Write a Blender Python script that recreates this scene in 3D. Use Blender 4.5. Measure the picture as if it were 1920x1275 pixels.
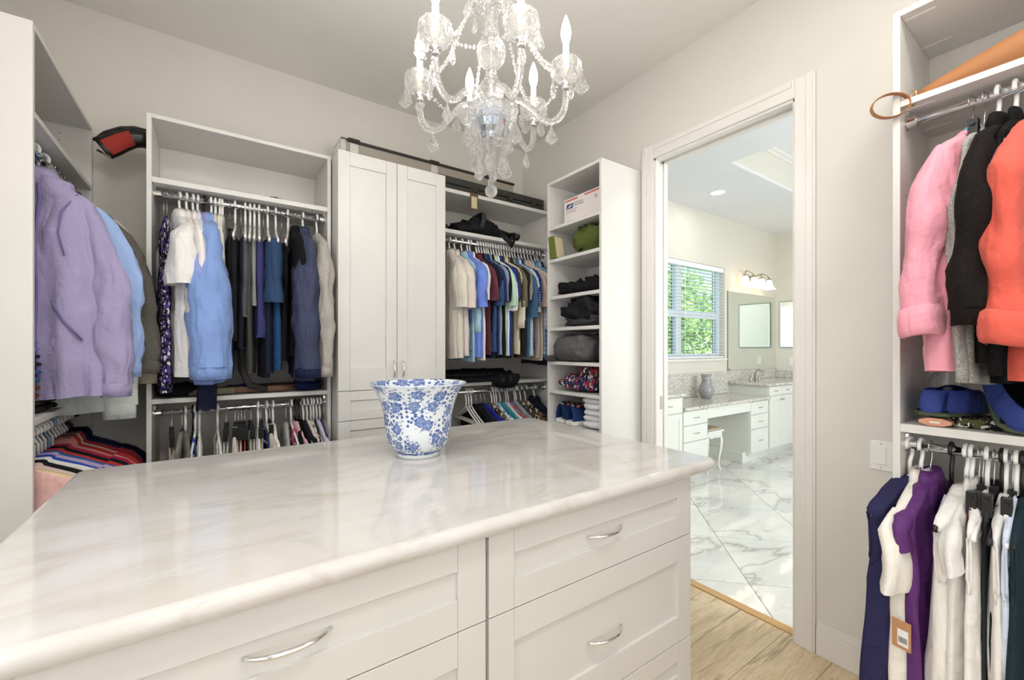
import bpy, bmesh, math, random
from mathutils import Vector, Matrix, noise
R = math.radians
PI = math.pi
for o in list(bpy.data.objects): bpy.data.objects.remove(o)
scene = bpy.context.scene
COL = scene.collection

# ---------------------------------------------------------------- camera
F_PX, HOR, TH, CAM_H = 799.6, 652.3, R(34.95), 1.33
cam_d = bpy.data.cameras.new('camera'); cam = bpy.data.objects.new('camera', cam_d); COL.objects.link(cam)
cam_d.sensor_width = 36; cam_d.lens = 36 * F_PX / 1920; cam_d.shift_y = (HOR - 637.5) / 1920
cam_d.clip_start = .02
cam.location = (0, 0, CAM_H); cam.rotation_euler = (PI / 2, 0, -TH)
scene.camera = cam
# pixel -> ray helpers (distance always comes from a wall, shelf or rod plane)
_d = Vector((math.sin(TH), math.cos(TH), 0)); _r = Vector((math.cos(TH), -math.sin(TH), 0)); _z = Vector((0, 0, 1))
_C = Vector((0, 0, CAM_H))
def ray(u, v): return _d + _r * ((u - 960) / F_PX) + _z * ((HOR - v) / F_PX)
def onX(u, v, X): k = ray(u, v); return _C + k * (X / k.x)
def onY(u, v, Y): k = ray(u, v); return _C + k * (Y / k.y)

# ---------------------------------------------------------------- world, lights, exposure
scene.view_settings.view_transform = 'Standard'; scene.view_settings.look = 'None'
scene.view_settings.exposure = 0.0; scene.view_settings.gamma = 1; scene.view_settings.use_curve_mapping = False
w = bpy.data.worlds.new('sky'); scene.world = w; w.use_nodes = True
wn = w.node_tree.nodes; wl = w.node_tree.links; wn.clear()
wo = wn.new('ShaderNodeOutputWorld'); wb = wn.new('ShaderNodeBackground'); ws = wn.new('ShaderNodeTexSky')
ws.sky_type = 'HOSEK_WILKIE'; ws.sun_direction = Vector((-.5, -.6, .62)).normalized(); ws.turbidity = 4
wb.inputs[1].default_value = 11.0
wl.new(ws.outputs[0], wb.inputs[0]); wl.new(wb.outputs[0], wo.inputs[0])
def area(name, loc, rot, sx, sy, power, col=(1, 1, 1)):
    l = bpy.data.lights.new(name, 'AREA'); l.shape = 'RECTANGLE'; l.size = sx; l.size_y = sy; l.energy = power; l.color = col
    o = bpy.data.objects.new(name, l); COL.objects.link(o); o.location = loc; o.rotation_euler = rot
    return o
# added area light as daylight from behind the camera, before a solid wall
area('daylight_fill_rear', (.62, -.72, 1.5), (R(90), 0, 0), 2.3, 2.5, 13.5, (.90, .95, 1.0))
# and an added fill light on the solid left wall, facing +x
area('daylight_fill_left', (-.835, .35, 1.6), (R(90), 0, R(-90)), 1.9, 1.9, 14, (.88, .94, 1.0))
# unseen ceiling fill lights added above and behind the camera
for lx, ly in ((.1, .0), (1.2, .0), (-.3, .6)):
    area('ceiling_fill_light', (lx, ly, 2.985), (0, 0, 0), .3, .3, 11, (1, .97, .92))
# bathroom: added daylight fill from its unseen side, then the ceiling lights
area('bath_daylight_fill', (4.3, -1.1, 1.6), (R(90), 0, 0), 2.6, 1.8, 85, (.9, .96, 1.0))
area('bath_ceiling_light', (4.45, 2.497, 2.985), (0, 0, 0), .13, .13, 2.5, (1, .95, .88))
area('bath_ceiling_light', (3.0, .4, 2.985), (0, 0, 0), .13, .13, 8, (1, .95, .88))  # unseen second ceiling light, added to brighten the bathroom
sd = bpy.data.lights.new('sun', 'SUN'); sd.energy = 9.0; sd.angle = R(1); sd.color = (1, .95, .85)
so = bpy.data.objects.new('sun', sd); COL.objects.link(so); so.rotation_euler = (R(48), 0, R(-40))

# ---------------------------------------------------------------- helpers
def lin(h):
    if isinstance(h, str):
        h = h.lstrip('#'); c = [int(h[i:i + 2], 16) / 255 for i in (0, 2, 4)]
        return tuple(x / 12.92 if x <= .04045 else ((x + .055) / 1.055) ** 2.4 for x in c)
    return tuple(h)
MATS = {}
def new_mat(name):
    m = bpy.data.materials.new(name); m.use_nodes = True
    nt = m.node_tree; b = nt.nodes['Principled BSDF']
    return m, nt, b
def N(nt, t, **kw):
    n = nt.nodes.new(t)
    for k, v in kw.items():
        if k.startswith('i_'): n.inputs[int(k[2:])].default_value = v
        else: setattr(n, k, v)
    return n
def bump(nt, b, src, strength, dist=.01):
    bp = N(nt, 'ShaderNodeBump'); bp.inputs['Strength'].default_value = strength; bp.inputs['Distance'].default_value = dist
    nt.links.new(src, bp.inputs['Height']); nt.links.new(bp.outputs[0], b.inputs['Normal'])
def mixc(nt, fac, a, b):
    m = N(nt, 'ShaderNodeMix', data_type='RGBA')
    if isinstance(fac, (int, float)): m.inputs[0].default_value = fac
    else: nt.links.new(fac, m.inputs[0])
    for s, i in ((a, 6), (b, 7)):
        if isinstance(s, tuple): m.inputs[i].default_value = (*s, 1)
        else: nt.links.new(s, m.inputs[i])
    return m.outputs[2]
def ramp(nt, src, stops, interp='LINEAR'):
    r = N(nt, 'ShaderNodeValToRGB'); cr = r.color_ramp; cr.interpolation = interp
    while len(cr.elements) < len(stops): cr.elements.new(.5)
    for e, (p, c) in zip(cr.elements, stops):
        e.position = p; e.color = (*c, 1) if len(c) == 3 else c
    nt.links.new(src, r.inputs[0]); return r.outputs[0]
def math_n(nt, op, a, b=None):
    m = N(nt, 'ShaderNodeMath', operation=op)
    for i, s in enumerate((a, b)):
        if s is None: continue
        if isinstance(s, (int, float)): m.inputs[i].default_value = s
        else: nt.links.new(s, m.inputs[i])
    return m.outputs[0]
def coords(nt, out='Object', scale=None):
    tc = N(nt, 'ShaderNodeTexCoord'); s = tc.outputs[out]
    if scale:
        mp = N(nt, 'ShaderNodeMapping'); mp.inputs['Scale'].default_value = scale
        nt.links.new(s, mp.inputs[0]); s = mp.outputs[0]
    return s
def noise_t(nt, vec, scale, detail=3, rough=.5, dist=0):
    n = N(nt, 'ShaderNodeTexNoise'); n.inputs['Scale'].default_value = scale; n.inputs['Detail'].default_value = detail
    n.inputs['Roughness'].default_value = rough; n.inputs['Distortion'].default_value = dist
    nt.links.new(vec, n.inputs[0]); return n.outputs[0]

def plain(name, col, rough=.5, metal=0, spec=.5, bump_s=0, bump_sc=200, coat=0):
    if name in MATS: return MATS[name]
    m, nt, b = new_mat(name); c = lin(col)
    b.inputs['Roughness'].default_value = rough; b.inputs['Metallic'].default_value = metal
    b.inputs['Specular IOR Level'].default_value = spec; b.inputs['Coat Weight'].default_value = coat
    v = coords(nt)
    n = noise_t(nt, v, 6, 2)
    nt.links.new(mixc(nt, n, tuple(x * .97 for x in c), tuple(min(1, x * 1.03) for x in c)), b.inputs['Base Color'])
    if bump_s: bump(nt, b, noise_t(nt, v, bump_sc, 2), bump_s, .002)
    MATS[name] = m; return m
def fabric(col, pattern=None, col2=None, rough=.9, sc=1.0):
    key = ('fab', str(col), pattern, str(col2), rough, sc)
    if key in MATS: return MATS[key]
    m, nt, b = new_mat('fabric'); c = lin(col); c2 = lin(col2) if col2 else tuple(x * .6 for x in c)
    b.inputs['Roughness'].default_value = rough; b.inputs['Specular IOR Level'].default_value = .2
    b.inputs['Sheen Weight'].default_value = .12 if sum(c) > .5 else .0
    v = coords(nt)
    base = mixc(nt, noise_t(nt, v, 14, 3), tuple(x * .93 for x in c), tuple(min(1, x * 1.05) for x in c))
    va = coords(nt, 'Object', (1, 1, .32)); w1 = noise_t(nt, va, 11, 2, .5, .7); w2 = noise_t(nt, v, 34, 3, .5, .4); w3 = noise_t(nt, v, 700, 1)
    hgt = math_n(nt, 'ADD', math_n(nt, 'ADD', w1, math_n(nt, 'MULTIPLY', w2, .22)), math_n(nt, 'MULTIPLY', w3, .02))
    if pattern == 'stripe_h' or pattern == 'stripe_v':
        wv = N(nt, 'ShaderNodeTexWave', bands_direction='Z' if pattern == 'stripe_h' else 'X'); wv.inputs['Scale'].default_value = 55 * sc
        wv.inputs['Distortion'].default_value = .3
        nt.links.new(v, wv.inputs[0]); base = mixc(nt, wv.outputs['Fac'], base, c2)
    elif pattern == 'dots':
        vo = N(nt, 'ShaderNodeTexVoronoi'); vo.inputs['Scale'].default_value = 55 * sc; vo.inputs['Randomness'].default_value = .1
        nt.links.new(v, vo.inputs[0]); base = mixc(nt, ramp(nt, vo.outputs['Distance'], [(.32, (1, 1, 1)), (.38, (0, 0, 0))]), base, c2)
    elif pattern == 'speckle':
        base = mixc(nt, ramp(nt, noise_t(nt, v, 260 * sc, 2), [(.42, (0, 0, 0)), (.6, (1, 1, 1))]), base, c2)
    elif pattern == 'blotch':
        base = mixc(nt, ramp(nt, noise_t(nt, v, 26 * sc, 4), [(.5, (0, 0, 0)), (.54, (1, 1, 1))]), base, c2)
    elif pattern == 'plaid':
        f = []
        for dr in ('X', 'Z'):
            wv = N(nt, 'ShaderNodeTexWave', bands_direction=dr); wv.inputs['Scale'].default_value = 9 * sc
            nt.links.new(v, wv.inputs[0]); f.append(ramp(nt, wv.outputs['Fac'], [(.55, (0, 0, 0)), (.7, (1, 1, 1))]))
        fac = math_n(nt, 'MULTIPLY', math_n(nt, 'ADD', f[0], f[1]), .5)
        base = mixc(nt, fac, base, c2)
    elif pattern == 'multi':   # busy print in three colours
        a = ramp(nt, noise_t(nt, v, 30 * sc, 4), [(.5, (0, 0, 0)), (.54, (1, 1, 1))])
        base = mixc(nt, a, base, c2)
        a2 = ramp(nt, noise_t(nt, coords(nt, 'Object', (1.3, 1.7, 1.1)), 38 * sc, 3), [(.57, (0, 0, 0)), (.6, (1, 1, 1))])
        base = mixc(nt, a2, base, (.75, .73, .72))
    nt.links.new(base, b.inputs['Base Color'])
    bump(nt, b, hgt, .68, .034)
    MATS[key] = m; return m

class MB:
    def __init__(s): s.v = []; s.f = []; s.uv = None
    def box(s, x0, x1, y0, y1, z0, z1):
        b = len(s.v)
        s.v += [(x, y, z) for z in (z0, z1) for y in (y0, y1) for x in (x0, x1)]
        s.f += [tuple(b + i for i in q) for q in ((0, 2, 3, 1), (4, 5, 7, 6), (0, 1, 5, 4), (2, 6, 7, 3), (1, 3, 7, 5), (0, 4, 6, 2))]
        return s
    def rings(s, rings, closed=True, cap0=False, cap1=False):
        b = len(s.v); n = len(rings[0])
        for r in rings: s.v += [tuple(p) for p in r]
        for i in range(len(rings) - 1):
            for j in range(n if closed else n - 1):
                a = b + i * n + j; c = b + i * n + (j + 1) % n
                s.f.append((a, c, c + n, a + n))
        if cap0: s.f.append(tuple(b + j for j in range(n))[::-1])
        if cap1: s.f.append(tuple(b + (len(rings) - 1) * n + j for j in range(n)))
        return s
    def tube(s, pts, r, n=8, cap=True, flat=None, up=None):
        pts = [Vector(p) for p in pts]; rr = r if isinstance(r, (list, tuple)) else [r] * len(pts)
        rings = []; prev = None
        for i, p in enumerate(pts):
            t = (pts[min(i + 1, len(pts) - 1)] - pts[max(i - 1, 0)])
            if t.length < 1e-9: t = Vector((0, 0, 1))
            t.normalize()
            if up is not None: ref = Vector(up)
            elif prev is None: ref = Vector((0, 0, 1)) if abs(t.z) < .9 else Vector((1, 0, 0))
            else: ref = prev
            e1 = ref - t * ref.dot(t)
            if e1.length < 1e-5: e1 = Vector((0, 1, 0)) - t * t.y
            e1.normalize(); e2 = t.cross(e1); prev = e1
            q = flat if flat else 1
            rings.append([p + e1 * (rr[i] * math.cos(2 * PI * k / n)) + e2 * (rr[i] * q * math.sin(2 * PI * k / n)) for k in range(n)])
        return s.rings(rings, True, cap, cap)
    def lathe(s, prof, n=24, c=(0, 0, 0), cap0=False, cap1=False, scallop=0, ns=8):
        rings = []
        for r, z in prof:
            rings.append([(c[0] + r * (1 + scallop * math.cos(ns * 2 * PI * k / n)) * math.cos(2 * PI * k / n),
                           c[1] + r * (1 + scallop * math.cos(ns * 2 * PI * k / n)) * math.sin(2 * PI * k / n), c[2] + z) for k in range(n)])
        return s.rings(rings, True, cap0, cap1)
    def sphere(s, c, r, n=10, m=6, sz=1):
        return s.lathe([(max(1e-4, r * math.sin(PI * i / m)), -r * sz * math.cos(PI * i / m)) for i in range(m + 1)], n, c)
    def prism(s, poly, axis, a0, a1):
        """poly of 2D points extruded on axis x/y/z between a0 and a1"""
        def P(p, a): return {'x': (a, p[0], p[1]), 'y': (p[0], a, p[1]), 'z': (p[0], p[1], a)}[axis]
        return s.rings([[P(p, a0) for p in poly], [P(p, a1) for p in poly]], True, True, True)
    def build(s, name, mat, parent=None, smooth=False, bev=0, seg=2, loc=None, sub=0):
        me = bpy.data.meshes.new(name); me.from_pydata(s.v, [], s.f)
        bm = bmesh.new(); bm.from_mesh(me); bmesh.ops.recalc_face_normals(bm, faces=bm.faces); bm.to_mesh(me); bm.free()
        if smooth:
            for p in me.polygons: p.use_smooth = True
        if mat: me.materials.append(mat)
        o = bpy.data.objects.new(name, me); COL.objects.link(o)
        if parent: o.parent = parent
        if loc: o.location = loc
        if bev:
            md = o.modifiers.new('bevel', 'BEVEL'); md.width = bev; md.segments = seg; md.limit_method = 'ANGLE'; md.angle_limit = R(40)
        if sub:
            md = o.modifiers.new('sub', 'SUBSURF'); md.levels = sub; md.render_levels = sub
        return o
def box(name, x0, x1, y0, y1, z0, z1, mat, parent=None, bev=.0015, seg=2):
    return MB().box(x0, x1, y0, y1, z0, z1).build(name, mat, parent, bev=bev, seg=seg)
def empty(name, loc=(0, 0, 0), rz=0):
    o = bpy.data.objects.new(name, None); COL.objects.link(o); o.location = loc; o.rotation_euler = (0, 0, rz); o.empty_display_size = .05
    return o
def tag(o, label, cat, group=None):
    o['label'] = label; o['category'] = cat
    if group: o['group'] = group
    return o
def struct(o, label=None):
    o['kind'] = 'structure'
    if label: o['label'] = label
    return o
def thing(name, label, cat, loc=(0, 0, 0), rz=0, group=None): return tag(empty(name, loc, rz), label, cat, group)
def share(o, name, parent, loc=(0, 0, 0), rot=(0, 0, 0)):
    c = bpy.data.objects.new(name, o.data); COL.objects.link(c); c.parent = parent; c.location = loc; c.rotation_euler = rot
    for md in o.modifiers:
        m2 = c.modifiers.new(md.name, md.type)
        if md.type == 'BEVEL': m2.width = md.width; m2.segments = md.segments; m2.limit_method = 'ANGLE'; m2.angle_limit = md.angle_limit
    return c

# ---------------------------------------------------------------- materials
M_WALL = plain('wall_paint', '#dedad3', .85, bump_s=.06, bump_sc=90)
M_CEIL = plain('ceiling_paint', '#e9e6e0', .9, bump_s=.1, bump_sc=70)
M_BWALL = plain('bath_paint', '#dedace', .85, bump_s=.05, bump_sc=90)
M_BCEIL = plain('bath_ceiling_paint', '#e3e4e6', .9)
M_TRIM = plain('trim_paint', '#e6e3de', .35)
M_CAB = plain('melamine_white', '#dcdad6', .42)
M_FRONT = plain('thermofoil_white', '#d8d6d2', .38)
M_CHROME = plain('chrome', '#e8e8ea', .08, 1)
M_NICKEL = plain('brushed_nickel', '#b8b4ac', .3, 1)
M_DARK = plain('dark_gap', '#1c1a18', .8)
M_HOLE = plain('pin_hole', '#6a655d', .9)
M_PLASTIC_W = plain('white_plastic', '#f0efec', .35)
M_PLASTIC_K = plain('black_plastic', '#141416', .35)
M_WIRE = plain('steel_wire', '#c9c9c9', .25, 1)
M_WOODH = plain('hanger_wood', '#cdb58c', .45)
M_GREENH = plain('green_plastic', '#5da283', .35)
M_BLUEH = plain('light_blue_plastic', '#8fb2d6', .35)
M_VAN = plain('vanity_paint', '#e3e5df', .4)
def mat_crystal():
    m, nt, b = new_mat('crystal')
    b.inputs['Transmission Weight'].default_value = 1; b.inputs['Roughness'].default_value = .03; b.inputs['IOR'].default_value = 1.5
    b.inputs['Base Color'].default_value = (1, .99, .98, 1)
    v = coords(nt); vo = N(nt, 'ShaderNodeTexVoronoi'); vo.inputs['Scale'].default_value = 120; nt.links.new(v, vo.inputs[0])
    bump(nt, b, vo.outputs['Distance'], .6, .004)
    tr = N(nt, 'ShaderNodeBsdfTransparent'); mx = N(nt, 'ShaderNodeMixShader'); mx.inputs[0].default_value = .34
    df = N(nt, 'ShaderNodeBsdfTranslucent'); df.inputs[0].default_value = (.95, .95, .95, 1); m3 = N(nt, 'ShaderNodeMixShader'); m3.inputs[0].default_value = .13
    out = nt.nodes['Material Output']
    nt.links.new(b.outputs[0], mx.inputs[1]); nt.links.new(tr.outputs[0], mx.inputs[2])
    nt.links.new(mx.outputs[0], m3.inputs[1]); nt.links.new(df.outputs[0], m3.inputs[2]); nt.links.new(m3.outputs[0], out.inputs[0])
    return m
M_CRYSTAL = mat_crystal()
def mat_glass(name, col=(1, 1, 1), rough=0, mixt=.5):
    m, nt, b = new_mat(name)
    b.inputs['Transmission Weight'].default_value = 1; b.inputs['Roughness'].default_value = rough; b.inputs['Base Color'].default_value = (*col, 1)
    nz = noise_t(nt, coords(nt), 3, 1); bump(nt, b, nz, .01, .001)
    tr = N(nt, 'ShaderNodeBsdfTransparent'); tr.inputs[0].default_value = (*col, 1)
    mx = N(nt, 'ShaderNodeMixShader'); mx.inputs[0].default_value = mixt
    out = nt.nodes['Material Output']
    nt.links.new(b.outputs[0], mx.inputs[1]); nt.links.new(tr.outputs[0], mx.inputs[2]); nt.links.new(mx.outputs[0], out.inputs[0])
    return m
M_PANE = mat_glass('window_glass', (.97, 1, .99), 0, .85)
M_CLEARP = mat_glass('clear_plastic', (.95, .97, .97), .15, .45)
def mat_emit(name, col, s):
    m, nt, b = new_mat(name)
    b.inputs['Base Color'].default_value = (*col, 1); b.inputs['Emission Color'].default_value = (*col, 1); b.inputs['Emission Strength'].default_value = s
    return m
M_BULB = mat_emit('bulb', (1, .955, .89), 92)
M_SHADE = mat_emit('shade_glass', (1, .82, .58), 3.2)
M_CAN = mat_emit('can_lens', (1, .97, .92), 6)
def mat_mirror():
    m, nt, b = new_mat('mirror'); b.inputs['Metallic'].default_value = 1; b.inputs['Roughness'].default_value = .02
    n = noise_t(nt, coords(nt), 2, 1); nt.links.new(mixc(nt, n, (.84, .9, .87), (.86, .91, .88)), b.inputs['Base Color']); return m
M_MIRROR = mat_mirror()
def mat_counter():
    m, nt, b = new_mat('quartzite_counter'); v = coords(nt, 'Object', (1, 2.2, 1))
    b.inputs['Roughness'].default_value = .07; b.inputs['Specular IOR Level'].default_value = .55
    n1 = noise_t(nt, v, 3.2, 6, .6, 1.2); n2 = noise_t(nt, v, 9, 5, .65, 1.5); n3 = noise_t(nt, v, 1.6, 3)
    base = ramp(nt, n1, [(.3, lin('#c4bfb6')), (.5, lin('#d0cdca')), (.75, lin('#d6d4d3'))])
    vein = ramp(nt, n2, [(.60, (0, 0, 0)), (.76, (.38, .38, .38))])
    base = mixc(nt, vein, base, lin('#a89f91'))
    base = mixc(nt, ramp(nt, n3, [(.55, (0, 0, 0)), (.8, (.3, .3, .3))]), base, lin('#d8cbb8'))
    nt.links.new(base, b.inputs['Base Color']); return m
M_COUNTER = mat_counter()
def mat_granite():
    m, nt, b = new_mat('granite'); v = coords(nt); b.inputs['Roughness'].default_value = .12
    a = noise_t(nt, v, 42, 5, .7); c = noise_t(nt, v, 95, 3)
    base = ramp(nt, a, [(.35, lin('#8d8a84')), (.48, lin('#cfccc4')), (.6, lin('#e6e2da')), (.75, lin('#a79f93'))])
    base = mixc(nt, ramp(nt, c, [(.58, (0, 0, 0)), (.64, (.8, .8, .8))]), base, lin('#77736c'))
    nt.links.new(base, b.inputs['Base Color']); return m
M_GRANITE = mat_granite()
def mat_plank():
    m, nt, b = new_mat('wood_look_plank'); b.inputs['Roughness'].default_value = .42
    oi = N(nt, 'ShaderNodeObjectInfo'); tc = N(nt, 'ShaderNodeTexCoord')
    mp = N(nt, 'ShaderNodeMapping'); mp.inputs['Scale'].default_value = (.8, 7, 1)
    off = N(nt, 'ShaderNodeVectorMath', operation='MULTIPLY_ADD')
    cb = N(nt, 'ShaderNodeCombineXYZ')
    for i in range(3): nt.links.new(oi.outputs['Random'], cb.inputs[i])
    nt.links.new(cb.outputs[0], off.inputs[0]); off.inputs[1].default_value = (37, 19, 5); nt.links.new(tc.outputs['Object'], off.inputs[2])
    nt.links.new(off.outputs[0], mp.inputs[0]); v = mp.outputs[0]
    n1 = noise_t(nt, v, 1.3, 6, .6, 1.4); n2 = noise_t(nt, v, 2.6, 6, .6, 1.6); n3 = noise_t(nt, v, 24, 3)
    base = ramp(nt, n1, [(.28, lin('#b8a07c')), (.42, lin('#d8c4a2')), (.55, lin('#e6d5b6')), (.7, lin('#d2bd9a'))])
    base = mixc(nt, ramp(nt, n2, [(.55, (0, 0, 0)), (.66, (.8, .8, .8))]), base, lin('#8f8371'))
    base = mixc(nt, ramp(nt, n3, [(.4, (.18, .18, .18)), (.6, (0, 0, 0))]), base, lin('#8a6c48'))
    tone = math_n(nt, 'MULTIPLY', oi.outputs['Random'], .25)
    base = mixc(nt, tone, base, lin('#b48f5f'))
    nt.links.new(base, b.inputs['Base Color']); bump(nt, b, n3, .08, .002); return m
M_PLANK = mat_plank()
def mat_tile():
    m, nt, b = new_mat('marble_tile'); b.inputs['Roughness'].default_value = .05
    oi = N(nt, 'ShaderNodeObjectInfo'); tc = N(nt, 'ShaderNodeTexCoord')
    off = N(nt, 'ShaderNodeVectorMath', operation='MULTIPLY_ADD'); cb = N(nt, 'ShaderNodeCombineXYZ')
    for i in range(3): nt.links.new(oi.outputs['Random'], cb.inputs[i])
    nt.links.new(cb.outputs[0], off.inputs[0]); off.inputs[1].default_value = (31, 17, 3); nt.links.new(tc.outputs['Object'], off.inputs[2])
    mp = N(nt, 'ShaderNodeMapping'); mp.inputs['Rotation'].default_value = (0, 0, R(25)); mp.inputs['Scale'].default_value = (1, 2.6, 1)
    nt.links.new(off.outputs[0], mp.inputs[0]); v = mp.outputs[0]
    def vein(sc, dist, wdt):
        n = noise_t(nt, v, sc, 5, .55, dist); a = math_n(nt, 'ABSOLUTE', math_n(nt, 'SUBTRACT', n, .5))
        return ramp(nt, a, [(0, (1, 1, 1)), (wdt, (.25, .25, .25)), (wdt * 3, (0, 0, 0))])
    base = ramp(nt, noise_t(nt, v, 1.5, 3), [(.35, lin('#d9dad6')), (.6, lin('#ecebe6'))])
    base = mixc(nt, math_n(nt, 'MULTIPLY', vein(.62, .45, .010), .62), base, lin('#8f8d89'))
    base = mixc(nt, math_n(nt, 'MULTIPLY', vein(1.4, .8, .005), .22), base, lin('#a8a69f'))
    nt.links.new(base, b.inputs['Base Color']); return m
M_TILE = mat_tile()
M_GROUT = plain('grout', '#a9a49a', .9)
M_DIRT = plain('subfloor', '#8d7a5e', .9)
M_LEAF = plain('leaf', '#a3c67c', .6)
M_LEAF2 = plain('leaf_dark', '#86ad66', .6)
M_GRASS = plain('lawn_green', '#7da35a', .9)

# ---------------------------------------------------------------- room dimensions
XL, XW, XB = -.85, 2.155, 2.265      # left wall, right wall face, bathroom face of that wall
YB, YF = 2.925, -.75                 # back wall, wall behind the camera
ZC = 3.005
DY0, DY1, DZ = .845, 1.60, 2.457     # bathroom doorway
BX1, BY0, BYB = 6.82, -1.2, 2.95     # bathroom extents
WT = .12
# walls
struct(box('wall_back', XL - WT, XB, YB, YB + WT, 0, ZC, M_WALL, bev=0))
struct(box('wall_left', XL - WT, XL, YF - WT, YB, 0, ZC, M_WALL, bev=0))
mb = MB(); mb.box(XW, XB, YF - WT, DY0, 0, ZC); mb.box(XW, XB, DY1, YB, 0, ZC); mb.box(XW, XB, DY0, DY1, DZ, ZC)
struct(mb.build('wall_right', M_WALL))
struct(box('wall_front', XL, XW, YF - WT, YF, 0, ZC, M_WALL, bev=0))
struct(box('ceiling', XL - WT, XB, YF - WT, YB + WT, ZC, ZC + .1, M_CEIL, bev=0))
# bathroom shell
WX0, WX1, WZ0, WZ1 = 3.0, 5.42, 1.2, 2.36
mb = MB(); yb0, yb1 = BYB, BYB + .16
mb.box(XB, WX0, yb0, yb1, 0, ZC + .4); mb.box(WX1, BX1 + WT, yb0, yb1, 0, ZC + .4); mb.box(WX0, WX1, yb0, yb1, 0, WZ0); mb.box(WX0, WX1, yb0, yb1, WZ1, ZC + .4)
struct(mb.build('wall_bathroom_back', M_BWALL))
struct(box('wall_bathroom_end', BX1, BX1 + WT, BY0, BYB, 0, ZC + .4, M_BWALL, bev=0))
struct(box('wall_bathroom_front', XB, BX1 + WT, BY0 - WT, BY0, 0, ZC + .4, M_BWALL, bev=0))
TX0, TX1, TY0, TY1 = 3.83, 6.3, -.6, 2.03
mb = MB(); zc = ZC
for b_ in ((XB, TX0, BY0, BYB), (TX1, BX1, BY0, BYB), (TX0, TX1, BY0, TY0), (TX0, TX1, TY1, BYB)): mb.box(*b_, zc, zc + .03)
ceil_b = struct(mb.build('ceiling_bathroom', M_BCEIL))
mb = MB(); t = .03
mb.box(TX0 - t, TX0, TY0, TY1, zc + .03, zc + .33); mb.box(TX1, TX1 + t, TY0, TY1, zc + .03, zc + .33); mb.box(TX0 - t, TX1 + t, TY0 - t, TY0, zc + .03, zc + .33); mb.box(TX0 - t, TX1 + t, TY1, TY1 + t, zc + .03, zc + .33)
mb.build('tray_side', M_BWALL, ceil_b)
MB().box(TX0 - t, TX1 + t, TY0 - t, TY1 + t, zc + .33, zc + .36).build('tray_top', M_BCEIL, ceil_b)
mb = MB()
for k, (a, h) in enumerate(((.05, .30), (.025, .27))):
    mb.box(TX0, TX0 + a, TY0, TY1, zc + h, zc + .33); mb.box(TX1 - a, TX1, TY0, TY1, zc + h, zc + .33); mb.box(TX0, TX1, TY1 - a, TY1, zc + h, zc + .33)
mb.build('crown_moulding', M_TRIM, ceil_b)
# floors
fl = struct(MB().box(XL, XW + .04, YF - WT, YB, -.06, -.012).build('floor', M_DIRT))
pw, plen = .203, 1.22
k = 0; y = .905 - pw * 9
rng = random.Random(3)
while y < YB:
    y0, y1 = max(y, YF - .1), min(y + pw, YB)
    if y1 - y0 > .02:
        x = XL - rng.random() * plen
        xe = XW + (.038 if (y1 > DY0 and y0 < DY1) else 0)
        while x < xe:
            a, b_ = max(x, XL), min(x + plen, xe)
            if b_ - a > .03: box('plank', a + .0008, b_ - .0008, y0 + .0008, y1 - .0008, -.012, 0, M_PLANK, fl, bev=.0008, seg=1)
            x += plen
    y += pw
thr = struct(box('trim_1', XW + .041, XW + .095, DY0 + .012, DY1 - .012, -.012, .004, plain('threshold_wood', '#c9a06b', .4), bev=.004), 'tan wooden threshold strip in the bathroom doorway')
flb = struct(MB().box(XW + .096, BX1, BY0, BYB, -.06, -.012).build('floor_bathroom', M_GROUT))
# diagonal marble tiles: grout lines x-y = 1.27 + k*TD, x+y = 3.675 + k*TD
TD = .862; G = .003
def clip_poly(poly, x0, x1, y0, y1):
    for ax, lim, sg in ((0, x0, 1), (0, x1, -1), (1, y0, 1), (1, y1, -1)):
        out = []
        for i in range(len(poly)):
            p, q = poly[i], poly[(i + 1) % len(poly)]
            dp, dq = sg * (p[ax] - lim), sg * (q[ax] - lim)
            if dp >= 0: out.append(p)
            if dp * dq < 0:
                t_ = dp / (dp - dq); out.append((p[0] + (q[0] - p[0]) * t_, p[1] + (q[1] - p[1]) * t_))
        poly = out
        if len(poly) < 3: return None
    return poly
full_tile = None
for i in range(-6, 10):
    for j in range(-6, 10):
        a0, a1 = 1.27 + i * TD + G, 1.27 + (i + 1) * TD - G
        s0, s1 = 3.675 + j * TD + G, 3.675 + (j + 1) * TD - G
        poly = [((s + a) / 2, (s - a) / 2) for s, a in ((s0, a0), (s1, a0), (s1, a1), (s0, a1))]
        cx, cy = sum(p[0] for p in poly) / 4, sum(p[1] for p in poly) / 4
        cl = clip_poly(poly, XW + .096, BX1, BY0, BYB)
        if not cl: continue
        me = MB().prism([(p[0] - cx, p[1] - cy) for p in cl], 'z', -.012, 0)
        me.build('tile', M_TILE, flb, loc=(cx, cy, 0))
# baseboards
def baseboard(name, x0, x1, y0, y1, face):
    mb = MB()
    for z0, z1, d in ((0, .105, .015), (.105, .122, .012), (.122, .132, .008), (.132, .14, .005)):
        if face == '-x': mb.box(x1 - d, x1, y0, y1, z0, z1)
        if face == '+x': mb.box(x0, x0 + d, y0, y1, z0, z1)
        if face == '-y': mb.box(x0, x1, y1 - d, y1, z0, z1)
    return struct(mb.build(name, M_TRIM, bev=.002))
baseboard('baseboard_right', XW - .02, XW, .43, DY0 - .083, '-x')
baseboard('baseboard_back', XL, XW, YB - .02, YB, '-y')
baseboard('baseboard_left', XL, XL + .02, YF, 2.05, '+x')
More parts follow.
